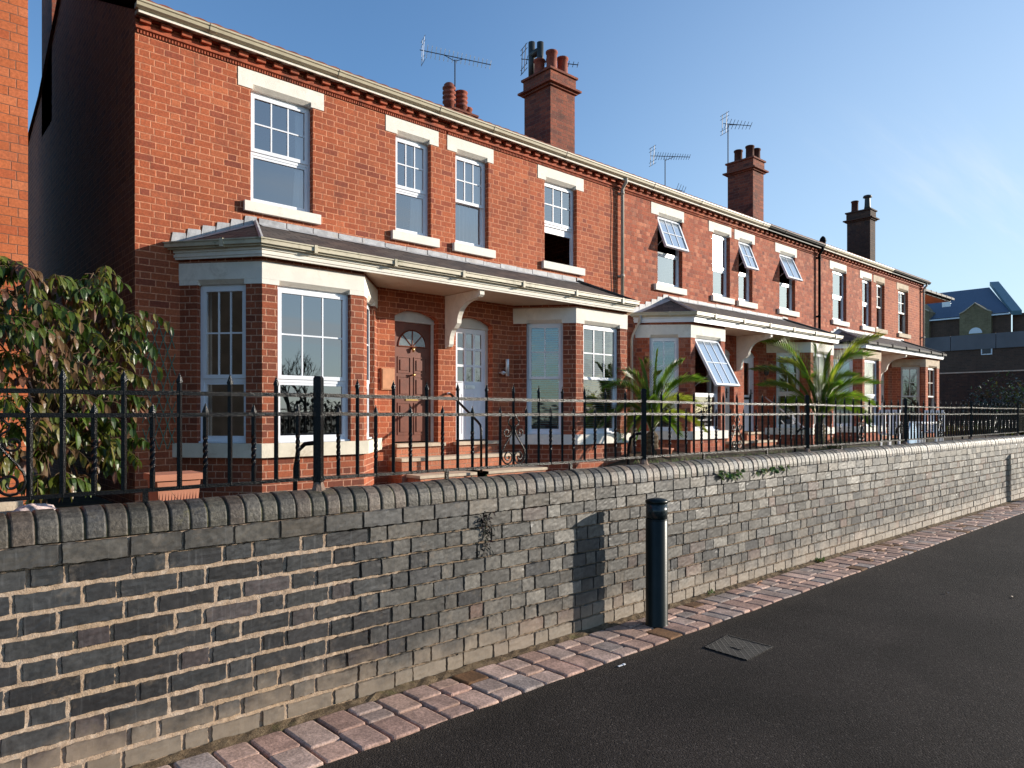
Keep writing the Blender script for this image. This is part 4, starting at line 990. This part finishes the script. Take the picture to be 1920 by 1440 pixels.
c2=chimney(H2,11.25,12.15,14.98,15.0,7.2,7.21,M['brick_stack'],[]) if False else None
for px,kk,hh in ((11.42,'ribbed',.78),(11.83,'ribbed',.70),(12.2,'plain',.38)):
    m=MB(); zt=9.75
    if kk=='ribbed':
        pr=[(.15,0)]
        for q in range(4): z=.22+q*.125; pr+=[(.14,z),(.18,z+.02),(.18,z+.06),(.14,z+.075)]
        pr+=[(.14,hh-.05),(.10,hh-.01),(.03,hh)]
    else: pr=[(.15,0),(.135,.05),(.13,hh-.05),(.15,hh-.04),(.15,hh),(.1,hh)]
    m.lathe((px,15.3+(.2 if kk=='plain' else 0),zt),pr,16); m.build('chimney_pot',M['pot_red'],[o for o in H2.children if o.name.startswith('chimney')][0],True)
# side wing roof beyond the far end house
m=MB(); m.box(29.74,33.0,11.2,16,GZ,6.3); m.build('side_wing',M['brick'],H6)
m=MB(); m.box(29.74,33.3,9.75,16.2,6.30,6.33); m.build('wing_soffit',M['soffit'],H6)
m=MB(); m.poly([(29.74,9.70,6.42),(33.35,9.70,6.42),(33.35,13,7.6),(29.74,13,7.6)]); m.box(29.74,33.3,9.7,9.748,6.28,6.41); m.build('wing_roof',M['slate'],H6)
m=MB(); m.box(29.75,33.4,9.58,9.695,6.35,6.43)
for q in range(6): m.box(30+q*.6,30.04+q*.6,9.57,9.697,6.335,6.45)
m.build('wing_gutter',M['black_pipe'],H6)

# ------------------------------------------------------------------ orange building at the left
ob=thing('orange_brick_building','bright orange brick building cut off by the left edge, nearest the camera','building',(-1.5,8,.6))
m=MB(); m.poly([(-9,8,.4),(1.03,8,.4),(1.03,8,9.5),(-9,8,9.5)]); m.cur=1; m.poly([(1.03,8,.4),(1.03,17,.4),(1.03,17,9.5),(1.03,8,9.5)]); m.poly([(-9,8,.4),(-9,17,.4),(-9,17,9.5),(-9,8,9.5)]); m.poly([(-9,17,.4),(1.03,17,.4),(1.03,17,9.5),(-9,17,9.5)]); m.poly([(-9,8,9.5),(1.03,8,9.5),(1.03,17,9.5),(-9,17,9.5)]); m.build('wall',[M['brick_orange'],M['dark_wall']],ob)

# ------------------------------------------------------------------ aerials
def aerial(loc,top,boom_a,boom_b,label,nel=14,el=.32,mat='dark_metal',refl=True,sw=.008):
    t=thing('tv_aerial',label,'aerial',loc,'television aerials above the roofs'); x,y,z=loc
    m=MB(); m.tube([loc,top],.018,6); m.build('mast',M['dark_metal'],t)
    A,B=V(boom_a),V(boom_b); m=MB(); m.tube([A,B],.012,5); mid=V(top); m.tube([A.lerp(B,.33),mid-V((0,0,.04)),A.lerp(B,.6)],.010,5); m.build('boom',M['dark_metal'],t)
    D=(B-A).normalized(); S=(D.cross(V((0,0,1)))).normalized(); Vv=V((0,0,1)); m=MB()
    for q in range(nel):
        p=A.lerp(B,.10+.89*q/(nel-1)); e=el*(1-.35*q/nel)*.5
        m.tube([p-(Vv*.75+S*.65)*e,p+(Vv*.75+S*.65)*e],sw,4)
    if refl:
        for dz in (-.9,-.55,.55,.9):
            p=A.lerp(B,.04); m.tube([p-S*.22+Vv*dz*.35,p+S*.22+Vv*dz*.35+D*.02],sw,4)
        for s in (-1,1): m.tube([A.lerp(B,.03)+S*.1*s-Vv*.34,A.lerp(B,.05)+S*.12*s+Vv*.34],sw*1.3,4)
    m.build('elements',M[mat],t)
RV=V((SA,-CA,0))
def P_at(px,py,Y): return V((X_at(px,Y),Y,Z_at(px,py,Y)))
def aer(pxm,pyb,pyt,pa,pb,Y,label,**k):
    top=P_at(pxm,pyt,Y); d=(V((top.x,top.y,0))-V((0,0,0))).length
    dep=top.x*CA+top.y*SA
    def lat(p): 
        q=(p[0]-pxm)*dep/FOC; return top+RV*q+V((0,0,(pyt-p[1])*dep/FOC))+V((CA,SA,0))*q*.35
    aerial(tuple(P_at(pxm,pyb,Y)),tuple(top),lat(pa),lat(pb),label,**k)
aer(853,214,112,(790,105),(920,110),15.2,'long silver television aerial on a mast behind the ribbed chimney pots',nel=16,el=.34,mat='alu')
aer(1030,140,115,(977,120),(1086,112),12.9,'aerial half hidden behind the pots of the nearest chimney',nel=12,el=.2)
aer(1247,352,299,(1218,296),(1298,288),15.2,'low long aerial standing alone left of the middle chimney',nel=15,el=.3)
aer(1365,332,232,(1355,233),(1414,229),12.5,'tallest thin aerial strapped to the middle chimney',nel=8,el=.35)
aer(1275,372,360,(1266,356),(1284,358),15.4,'tiny aerial whose tip just shows over the roof edge',nel=4,el=.5,refl=False)

# ------------------------------------------------------------------ trellis, pots, small garden things
m=MB()
for q in range(-4,9):
    for s in (-1,1):
        pts=[]
        for k_ in range(25):
            z=1.15+1.62*k_/24; x=2.40+.36*((q*.28+s*(z-1.15)*.9)); 
            if 2.40<=x<=2.80: pts.append((x,YF-.03-(.008 if s>0 else 0),z))
        if len(pts)>1: m.tube([pts[0],pts[-1]],.006,4)
tag(m.build('trellis',M['trellis']),'green diamond lattice trellis on the shaded wall left of the first bay','trellis')
def trough(loc,w,d,h,label):
    x,y,z=loc; t=thing('plant_pot',label,'plant pot',loc); m=MB()
    m.prism([(-w/2,-d/2),(w/2,-d/2),(w/2,d/2),(-w/2,d/2)],lambda p:(x+p[0]*.82,y+p[1]*.82,z),lambda p:(x+p[0],y+p[1],z+h-.045))
    n=int(w/.022)
    for q in range(n):
        xx=x-w*.42+w*.84*q/(n-1); m.box(xx-.006,xx+.006,y-d*.475,y-d*.44,z+.03,z+h-.07)
    m.build('body',M['plant_pot'],t)
    m=MB(); m.box(x-w/2-.02,x+w/2+.02,y-d/2-.02,y+d/2+.02,z+h-.045,z+h); m.build('rim',M['plant_pot'],t)
trough((X_at(326,5.6),5.6,.80),.30,.26,.36,'ribbed terracotta square pot behind the railing below the first bay')
m=MB(); x,y=X_at(1238,8.3),8.3; m.lathe((x,y,.74),[(.14,0),(.2,.05),(.24,.16),(.26,.17),(.26,.19),(.22,.19)],18)
tag(m.build('bowl_pot',M['plant_pot'],smooth=True),'shallow terracotta bowl at the foot of the smaller palm','plant pot')
m=MB()
lp=V((X_at(62,3.95),3.95,1.13)); P_=[]
for i in range(9):
    th=math.pi*i/8; r=[]
    for j in range(13):
        ph=2*math.pi*j/12; rr=1+.18*math.sin(3*ph+i)+rnd.uniform(-.08,.08); r.append(lp+V((.10*math.sin(th)*math.cos(ph)*rr,.07*math.sin(th)*math.sin(ph)*rr,.045*math.cos(th)*rr)))
    r[-1]=r[0]; P_.append(r)
m.grid(P_); tag(m.build('rock',M['pale_stone'],smooth=True),'knobbly pink and white rock behind the coping at far left','rock')
m=MB(); x=X_at(12,4.1); m.box(x-.13,x+.06,4.05,4.2,.9,1.185); tag(m.build('stone_block',M['stone']),'pale buff stone block behind the coping beside the pink rock','stone')
# white garden table with pale blue board
gt=thing('garden_table','white garden table behind the railing in front of the orange walled bay','table',(17.6,5.9,.72)); m=MB(); m.box(17.0,18.3,5.5,6.3,1.38,1.42); m.build('tabletop',M['white'],gt)
for x in (17.1,18.2):
    for y in (5.6,6.2): m=MB(); m.tube([(x,y,1.38),(x,y,.72)],.03,6); m.build('leg',M['white'],gt)
def gchair(x,y,rz,label):
    t=thing('garden_chair',label,'chair',(x,y,.72),'white garden chairs'); c,s=math.cos(rz),math.sin(rz)
    pt=lambda a,b,z:(x+a*c-b*s,y+a*s+b*c,.72+z)
    m=MB(); m.box(-.22,.22,-.22,.22,.42,.45,pt); m.build('seat',M['white'],t)
    m=MB(); 
    for q in range(5): m.box(-.2+q*.095,-.14+q*.095,.19,.215,.45,.92,pt)
    m.box(-.22,.22,.185,.22,.90,.97,pt); m.build('backrest',M['white'],t)
    for a in (-.19,.19):
        for b in (-.19,.19): m=MB(); m.box(a-.02,a+.02,b-.02,b+.02,0,.42,pt); m.build('leg',M['white'],t)
gchair(16.5,5.9,1.5,'white garden chair left of the white table'); gchair(18.9,5.9,-1.4,'white garden chair right of the white table')
m=MB(); 
x,y=X_at(1712,5.2),5.2; prof=[(x-.22,.72),(x+.22,.72),(x+.22,1.25),(x+.12,1.42),(x-.12,1.42),(x-.22,1.25)]
m.prism(prof,lambda p:(p[0],y,p[1]),lambda p:(p[0],y+.05,p[1])); tag(m.build('blue_board',M['blue_plastic']),'pale blue board with clipped top corners standing behind the railing','board')

# ------------------------------------------------------------------ vegetation
def leaf(m,base,dirv,up,L_,w,droop,fold,tint):
    d=V(dirv).normalized(); s=d.cross(up); s=s.normalized() if s.length>1e-4 else d.orthogonal().normalized(); n=s.cross(d)
    m.tint=tint; prev=None; p=V(base); dd=d.copy()
    for q,wf in enumerate((.08,.75,1.0,.7,.0)):
        c=p; a=m.vert(c+s*w*wf+n*fold*w*wf); b=m.vert(c); e=m.vert(c-s*w*wf+n*fold*w*wf)
        if prev: m.face((prev[0],prev[1],b,a)); m.face((prev[1],prev[2],e,b))
        prev=(a,b,e); dd=(dd+V((0,0,-droop*.28))).normalized(); p=p+dd*L_/4
LEAFC=[(.045,.085,.010),(.07,.11,.013),(.11,.13,.018),(.03,.06,.010),(.13,.12,.025),(.15,.085,.035),(.05,.09,.010),(.17,.08,.05),(.085,.11,.015)]
ft=thing('fruit_tree','small fruit tree with drooping green and russet leaves behind the left railing','tree',(.55,5.3,.75))
def at(px,py,Y): return V((X_at(px,Y),Y,Z_at(px,py,Y)))
root_=at(70,960,5.4); tips=[]
m=MB(); joint=at(90,800,5.4); m.tube([root_-V((0,0,.5)),at(80,880,5.4),joint],[.035,.03,.025],7)
blobs=[(15,505,5.0,.10),(40,505,5.1,.10),(20,570,5.1,.2),(85,560,5.3,.14),(100,535,5.3,.10),(175,525,5.6,.13),(185,570,5.6,.12),(170,550,5.4,.13),(55,640,5.2,.25),(120,630,5.4,.2),(205,615,5.6,.17),(235,610,5.7,.09),(240,650,5.7,.09),(180,660,5.5,.2),(40,720,5.1,.26),(110,710,5.3,.24),(185,720,5.5,.2),(225,700,5.6,.11),(70,790,5.2,.22),(150,790,5.4,.2),(205,790,5.5,.12),(240,760,5.6,.09),(245,830,5.6,.06),(90,850,5.3,.16),(150,830,5.4,.13),(205,840,5.5,.10),(95,910,5.3,.11),(60,870,5.2,.12),(30,820,5.1,.12),(135,905,5.4,.06),(200,870,5.5,.07),(-10,650,5.0,.2),(-10,760,5.0,.2),(10,600,5.0,.2)]
brs=[]; RV0=V((SA,-CA,0))
for (px,py,Y,r) in blobs:
    c=at(px,py,Y); mid=joint.lerp(c,.55)+V((rnd.uniform(-.05,.05),rnd.uniform(-.05,.05),.12)); m.tube([joint,mid,c+V((0,0,.05))],[.014,.009,.004],5)
lf=MB()
for (px,py,Y,r) in blobs:
    c=at(px,py,Y)
    for q in range(int(3+r*36)):
        az=rnd.uniform(0,6.28); L_=r*rnd.uniform(.9,1.7)+.05; p=c+V((rnd.gauss(0,.35)*r,rnd.gauss(0,.35)*r,rnd.uniform(-.2,.7)*r)); d=V((math.cos(az),math.sin(az)*.8,rnd.uniform(.1,.9))).normalized()
        pts=[p.copy()]; n=7
        for k_ in range(n):
            d=(d+V((0,0,-.22))).normalized(); p=p+d*L_/n; pts.append(p.copy())
        m.tube(pts,[.003]+[.0022]*(n-1)+[.001],4,False)
        cl=rnd.choice(LEAFC); alt=1
        for k_ in range(1,n+1):
            for rep_ in range(1 if rnd.random()<.65 else 2):
                alt=-alt; dd=(pts[k_]-pts[k_-1]).normalized(); sd2=dd.cross(Z); sd2=sd2.normalized() if sd2.length>1e-3 else RV0
                dv=dd*.35+sd2*alt*rnd.uniform(.4,1.0)+V((0,0,rnd.uniform(-.7,.25))); s_=rnd.uniform(.7,1.25); c2=cl if rnd.random()<.7 else rnd.choice(LEAFC)
                leaf(lf,pts[k_]-dd*rnd.random()*.02,dv,V((rnd.uniform(-.5,.5),rnd.uniform(-.5,.5),1)),rnd.uniform(.06,.118),rnd.uniform(.013,.024),rnd.uniform(1.0,3.4),rnd.uniform(.15,.6),tuple(a*s_ for a in c2))
trk=m.build('trunk',M['bark'],ft,True)
lf.build('crown',M['leaf'],ft)

PALMC=[(.16,.29,.02),(.21,.33,.025),(.12,.22,.02),(.33,.38,.04),(.09,.16,.018)]
def palm(name,base,fronds,label,Lf,trunk_h):
    base=V(base); t=thing(name,label,'palm',tuple(base),'potted looking palms in the front gardens'); 
    m=MB(); pr=[(.10,0),(.13,.06)]
    for q in range(int(trunk_h/.05)): pr+=[(.12+.015*(q%2),.08+q*.05)]
    pr+=[(.06,trunk_h+.1)]; m.lathe(base,pr,12); m.build('trunk',M['palm_trunk'],t)
    crown=base+V((0,0,trunk_h))
    for (lat,hgt,dep,ctrl,lf) in fronds:
        hgt=hgt*1.16+.05; ctrl*=1.2; tip=crown+RV*lat+V((0,0,hgt))+V((CA,SA,0))*dep
        c1=crown+(V((tip.x,tip.y,0))-V((crown.x,crown.y,0)))*.25+V((0,0,ctrl)); n=32; m=MB(); pts=[]
        for q in range(n+1):
            f=q/n; pts.append(crown*(1-f)**2+c1*2*f*(1-f)+tip*f*f)
        m.tint=(.14,.17,.04); m.tube(pts[::3]+[pts[-1]],[.013*(1-.85*i/ (len(pts[::3]))) for i in range(len(pts[::3])+1)],5)
        base_t=rnd.choice(PALMC)
        for q in range(5,n+1):
            f=q/n; p=pts[q]; d=(pts[min(q+1,n)]-pts[q-1]).normalized(); s=d.cross(Z); s=s.normalized() if s.length>1e-3 else RV.copy(); u=s.cross(d)
            L_=Lf*lf*math.sin(math.pi*(.10+.74*f))
            for sg in (-1,1):
                for sub in (0,.5):
                    pp=p-d*(sub*(pts[1]-pts[0]).length); e=pp+(d*.80+s*sg*(.62-.25*f)+u*.42).normalized()*L_*rnd.uniform(.85,1.12)
                    mid_=pp.lerp(e,.45)+u*.012; e=e+V((0,0,-L_*.16)); w=.0125
                    k_=rnd.uniform(.7,1.3); m.tint=tuple(a*k_ for a in (base_t if rnd.random()<.93 else (.34,.26,.08)))
                    ax=(e-pp).normalized(); wv=ax.cross(s*sg*.8+u*.6); wv=(wv.normalized() if wv.length>1e-3 else u)*w
                    a0=m.vert(pp); b0,b1=m.vert(mid_+wv),m.vert(mid_-wv); c0=m.vert(e)
                    m.face((a0,b0,b1)); m.face((b0,c0,b1))
        m.build('frond',M['palm'],t)
def fan(n,lmin,lmax,hmin,hmax,seed):
    r=random.Random(seed); out=[]
    for q in range(n): out.append((r.uniform(lmin,lmax),r.uniform(hmin,hmax),r.uniform(-.9,.5),r.uniform(.5,1.0),r.uniform(.7,1.0)))
    return out
# smaller palm between the second and third bays (metres right, up and away from the crown, arch height)
palm('palm_tree',(X_at(1222,8.35),8.35,.74),[(-1.05,.62,-.1,1.15,.9),(-.62,.95,.1,1.1,.9),(-.22,1.15,-.3,1.0,.8),(.12,1.35,.1,1.0,.8),(.55,1.15,-.1,.9,.9),(.98,.85,.1,1.0,.9),(.75,.45,-.4,.8,.8),(-.95,.15,-.3,.8,.8),(-.6,-.05,-.5,.6,.8),(.9,.05,-.3,.6,.8),(.35,.0,-.6,.5,.7),(-.3,.4,-.7,.8,.7)]+fan(2,-.7,.8,-.1,.6,4),'smaller palm standing between the blinded bay and the open bay window',.48,.42)
palm('palm_tree',(X_at(1537,8.2),8.2,.74),[(-1.35,1.75,.0,1.7,1.0),(-.95,1.3,-.2,1.3,1.0),(1.45,1.85,.0,1.6,1.05),(1.1,1.45,-.1,1.5,1.0),(-.15,1.65,-.2,1.2,.9),(.25,1.45,.2,1.2,.9),(-1.7,1.15,-.2,1.25,.85),(-1.55,.8,-.3,.9,.85),(1.25,.85,-.2,1.0,.9),(1.15,.4,-.3,.8,.8),(-1.0,.35,-.4,.7,.8),(.55,1.0,-.5,1.0,.8),(-.5,.95,-.5,1.0,.8),(.1,.8,-.7,.8,.7)]+fan(3,-1.1,1.2,.0,.8,5),'large bright green palm with fronds in a V before the white bay',.72,.55)

def tuft(loc,n,h,spread,label,name='weed',cat='weed',cols=((.09,.13,.03),(.12,.13,.04)),group=None,wid=.008):
    m=MB(); loc=V(loc)
    for q in range(n):
        a=rnd.uniform(0,6.28); r=spread*rnd.random()**.5; p=loc+V((r*math.cos(a),r*math.sin(a)*.6,0)); 
        leaf(m,p,V((math.cos(a)*.5,math.sin(a)*.5,rnd.uniform(.4,1.2))),V((math.cos(a),math.sin(a),.2)),h*rnd.uniform(.5,1.1),wid*rnd.uniform(.7,1.3),rnd.uniform(.3,1.4),.3,tuple(c*rnd.uniform(.7,1.3) for c in rnd.choice(cols)))
    return tag(m.build(name,M['grass']),label,cat,group)
DRY=((.20,.15,.08),(.14,.12,.05),(.16,.12,.07))
tuft((X_at(1535,3.47),3.45,0),26,.07,.06,'bright green weed at the wall foot right of the bollard',wid=.012)
tuft((X_at(1335,3.47),3.45,0),14,.05,.06,'small weed at the wall foot just past the bollard',wid=.010)
tuft((X_at(1465,3.47),3.46,0),12,.06,.03,'dry brown weed against the wall foot between the two green weeds',cols=DRY)
tuft((X_at(880,4.0),3.86,1.08),70,.09,.25,'mossy clump of weeds behind the coping below the white door',wid=.012,cols=((.12,.14,.03),(.17,.15,.05),(.2,.14,.08)))
tuft((X_at(990,3.85),3.85,1.08),40,.09,.08,'small green weed beside the scroll on the coping',wid=.012)
for px,lb in ((495,'dry grass stalks behind the coping left of the near post'),(460,'thin bleached stalks behind the coping under the first bay'),(390,'pair of bleached stalks beside the ribbed pot')):
    tuft((X_at(px,3.85),3.85,.98),34 if px>400 else 14,.28,.10,lb,'dry_grass','grass tuft',DRY,wid=.0035)
def ivy(px0,px1,label):
    m=MB()
    for q in range(46):
        px=rnd.uniform(px0,px1); x=X_at(px,WY-.02); z=rnd.uniform(1.02,1.075)
        p=V((x,WY-.02-rnd.random()*.02,z)); leaf(m,p,V((rnd.uniform(-1,1),-.5,rnd.uniform(-.5,.6))),V((0,-1,.4)),rnd.uniform(.03,.055),rnd.uniform(.013,.022),.6,.2,tuple(c*rnd.uniform(.7,1.3) for c in (.09,.14,.03)))
    tag(m.build('ivy',M['leaf']),label,'ivy','ivy sprigs under the coping')
m=MB(); xb=X_at(910,WY)
for q in range(90):
    z=.70+.26*rnd.random()**.8; p=V((xb+rnd.gauss(0,.022+.02*(z-.7)),WY-.004-rnd.random()*.012,z)); leaf(m,p,V((rnd.uniform(-.5,.5),-.15,rnd.uniform(-1,.4))),V((0,-1,.2)),rnd.uniform(.02,.045),.006,.5,.2,tuple(c*rnd.uniform(.6,1.4) for c in (.022,.019,.016)))
tag(m.build('creeper',M['grass']),'dead black creeper stuck to the wall face left of the bollard shadow','creeper')
ivy(1342,1388,'left sprig of ivy growing under the wall coping'); ivy(1415,1476,'right sprig of ivy growing under the wall coping')
# grass strip and low shrubs in the far gardens
m=MB()
for q in range(5200):
    x=rnd.uniform(9.5,24); y=rnd.uniform(4.4,7.6); leaf(m,(x,y,.74),V((rnd.uniform(-.5,.5),rnd.uniform(-.5,.5),1)),V((0,-1,.3)),rnd.uniform(.05,.11),.007,.6,.2,tuple(c*rnd.uniform(.7,1.3) for c in (.10,.13,.03)))
struct(m.build('grass',M['grass']),'stuff')
def shrub(c,r,h,n,label,cols,ls=.06,cat='shrub',name='shrub',grp=None):
    c=V(c); t=thing(name,label,cat,tuple(c),grp); m=MB(); 
    for q in range(6): a=q*1.05; m.tube([c,c+V((r*.5*math.cos(a),r*.5*math.sin(a),h*.6))],[.02*max(1,r),.006],5)
    m.build('stem',M['bark'],t); m=MB()
    for q in range(n):
        a=rnd.uniform(0,6.28); e=rnd.uniform(0,1); k_=rnd.random()**.4*(1+.25*math.sin(3*a+e*5)); p=c+V((r*k_*math.cos(a)*math.sqrt(1-e*e*.7),r*k_*math.sin(a)*math.sqrt(1-e*e*.7),h*(.12+.88*e*k_)))
        leaf(m,p,V((rnd.uniform(-1,1),rnd.uniform(-1,1),rnd.uniform(-.6,.8))),Z,ls*rnd.uniform(.6,1.3),ls*.28,.5,.2,tuple(x*rnd.uniform(.6,1.4) for x in rnd.choice(cols)))
    m.build('foliage',M['leaf'],t)
GR=[(.05,.08,.02),(.07,.10,.025),(.04,.065,.02)]
shrub((X_at(1560,7.0),7.0,.72),.35,.45,420,'low yellow green bush beside the large palm',[(.12,.14,.03),(.08,.11,.03)])
shrub((X_at(1690,7.4),7.4,.72),.3,1.0,380,'dark leafy shrub before the orange walled bay',GR)

# ------------------------------------------------------------------ background at the right
XB=120
fb=thing('far_building','large distant building with blue slate roof and buff brick gables','building',(XB,55,0))
def PB(px,py,dx=0): y,z=YZ_at(px,py,XB+dx); return V((XB+dx,y,z))
ya=YZ_at(1700,600,XB)[0]; yb=YZ_at(1960,600,XB)[0]; ze=PB(1800,594).z; zr=PB(1800,545,14).z
y_end=PB(1896,585).y
yr,_=YZ_at(1855,540,XB+14)
m=MB(); m.prism([(XB,y_end),(XB+14,yr),(XB+28,2*yr-y_end+4),(XB+28,ya+30),(XB,ya+30)],lambda p:(p[0],p[1],0),lambda p:(p[0],p[1],ze-.1)); m.box(XB+.6,XB+20,yb-30,y_end-.02,0,PB(1890,588).z); m.build('wall',M['dull_brick'],fb)
A1,A2,B1,B2=(XB-.4,y_end,ze),(XB-.4,ya+30,ze),(XB+14,ya+30,zr),(XB+14,yr,zr); m=MB(); m.poly([A1,A2,B1,B2]); m.poly([(XB+28.4,2*yr-y_end+4,ze),(XB+28.4,ya+30,ze),B1,B2]); m.poly([A1,B2,(XB+28.4,2*yr-y_end+4,ze)]); m.build('roof',M['sky_roof'],fb)
m=MB(); a_,b_=V(A1)-V((.5,.25,.5)),V(B2)+V((.2,0,.3)); up_=V((0,0,.6)); sd_=V((.55,-1.1,0))
q=[a_,b_,b_+up_,a_+up_]; m.poly(q); m.poly([p+sd_ for p in q]); m.poly([q[3],q[2],q[2]+sd_,q[3]+sd_]); m.poly([q[0],q[3],q[3]+sd_,q[0]+sd_]); m.poly([q[1],q[2],q[2]+sd_,q[1]+sd_]); m.build('verge',M['verge'],fb)
for (pa,pb,ap) in ((1799,1858.5,568),(1690,1742,562)):
    y0=PB(pa,590,-.6).y; y1=PB(pb,590,-.6).y; yc=(y0+y1)/2; zs=PB((pa+pb)/2,586,-.6).z; za=PB((pa+pb)/2,ap,-.6).z
    m=MB(); m.prism([(y0,0),(y1,0),(y1,zs),(y1+.35*(yc-y1),zs+.2*(za-zs)),(yc,za),(y0+.35*(yc-y0),zs+.2*(za-zs)),(y0,zs)],lambda p:(XB-.6,p[0],p[1]),lambda p:(XB+4,p[0],p[1])); g=m.build('gable',M['buff_brick'],fb)
    m=MB(); pl=[(y0,zs),(y0+.3*(yc-y0),zs+.2*(za-zs)),(yc,za),(y1+.3*(yc-y1),zs+.2*(za-zs)),(y1,zs)]
    m.tube([(XB-.7,a,b) for a,b in pl],.10,5); m.build('coping',M['stone'],g)
    if pa>1750:
        c=PB(1829,625,-.62); rr=abs(PB(1817,625).y-PB(1842,625).y)/2; m=MB(); pts=[(c.y+rr*math.cos(math.pi*q/12),c.z+rr*1.0*math.sin(math.pi*q/12)) for q in range(13)]
        m.prism(pts,lambda p:(XB-.66,p[0],p[1]),lambda p:(XB-.6,p[0],p[1])); m.build('window',M['white'],fb)
m=MB(); p=PB(1762,586); m.box(XB+3,XB+3.1,p.y-.6,p.y+.6,ze+2.1,ze+3.0); m.build('skylight',M['alu'],fb)
m=MB(); m.box(XB-.5,XB-.42,y_end,ya,ze-.3,ze-.1); m.build('eaves_board',M['white'],fb)
XW=62
bw=thing('retaining_wall','dark brick retaining wall topped by a grey concrete parapet at right','wall',(XW,20,0))
y0=YZ_at(1700,650,XW)[0]+6; y1=YZ_at(1960,650,XW)[0]-18; zt=YZ_at(1830,627,XW)[1]; zb=YZ_at(1830,655,XW)[1]
m=MB(); m.box(XW+.1,XW+12,y1,y0,0,zb); m.build('brickwork',M['dull_brick'],bw)
m=MB(); y=y1
while y<y0: m.box(XW,XW+12.2,y+.02,min(y0,y+3.0)-.02,zb+.002,zt); y+=3.0
m.build('parapet',M['concrete'],bw)
c=V((XW+.1,*YZ_at(1849.5,656,XW))); m=MB(); h=.36
m.box(XW+.04,XW+.095,c.y-h,c.y+h,c.z-h,c.z+h); vt=m.build('vent_frame',M['white'],bw); m=MB(); m.box(XW+.02,XW+.0395,c.y-h*.78,c.y+h*.78,c.z-h*.78,c.z+h*.78); m.build('vent_grille',M['dark_metal'],vt)
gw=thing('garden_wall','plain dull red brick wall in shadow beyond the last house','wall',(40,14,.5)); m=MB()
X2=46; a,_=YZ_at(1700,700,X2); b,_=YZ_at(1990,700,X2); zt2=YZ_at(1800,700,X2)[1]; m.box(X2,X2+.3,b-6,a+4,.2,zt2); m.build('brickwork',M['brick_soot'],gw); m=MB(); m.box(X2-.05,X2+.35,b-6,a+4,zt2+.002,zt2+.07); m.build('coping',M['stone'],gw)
DK=[(.03,.045,.015),(.045,.055,.02),(.025,.035,.015)]
for px,X_,r,h,lb in ((1905,40,1.5,2.9,'large dark bush at the right edge beyond the railing'),(1868,41,1.3,2.6,'dark bush left of the large bush beyond the railing'),(1835,42.5,1.0,1.9,'smaller dark bush before the shaded brick wall'),(1935,34,1.2,2.6,'bush with pale flowers cut off by the right edge')):
    y,_=YZ_at(px,770,X_); shrub((X_,y,.3),r,h,2200,lb,DK,.16,grp='bushes beyond the far railing')
m=MB()
y,_=YZ_at(1795,770,36)
for q in range(1600):
    px=rnd.uniform(1770,1905); yy,_=YZ_at(px,760,34); leaf(m,(34+rnd.uniform(-2,2),yy+rnd.uniform(-.6,.6),.7+rnd.random()*.25),V((rnd.uniform(-.7,.7),rnd.uniform(-.7,.7),1)),Z,.22,.03,.7,.2,tuple(c_*rnd.uniform(.6,1.4) for c_ in (.12,.12,.03)))
struct(m.build('ground_cover',M['grass']),'stuff')
# bare trees across the street (they show in the ground floor window panes)
m=MB()
def twig(p,d,l,r,lev):
    e=p+d*l; m.tube([p,e],[r,r*.6],4,False)
    if lev==0: return
    for q in range(3 if lev>1 else 4):
        dd=(d+V((rnd.uniform(-.8,.8),rnd.uniform(-.8,.8),rnd.uniform(-.25,.6)))).normalized(); twig(p.lerp(e,rnd.uniform(.55,1)),dd,l*rnd.uniform(.6,.8),r*.55,lev-1)
for q in range(17): twig(V((-6+q*3.4+rnd.uniform(-1,1),-24+rnd.uniform(-3,3),0)),V((0,0,1)),rnd.uniform(1.7,2.3),.14,5)
for q in range(11000):
    x=rnd.uniform(-30,75); h=2.6+1.3*math.sin(x*.9)*math.sin(x*.37+1); leaf(m,(x,-27+rnd.uniform(-1,1),rnd.random()**.8*max(1.2,h)),V((rnd.uniform(-1,1),rnd.uniform(-1,1),rnd.uniform(-1,1))),Z,.42,.10,.4,.2,(1,1,1))
M['far_wood']=simple('bare_wood_and_hedge',(.035,.033,.022),.95,.1,.3,2)
struct(m.build('treeline',M['far_wood']),'stuff')
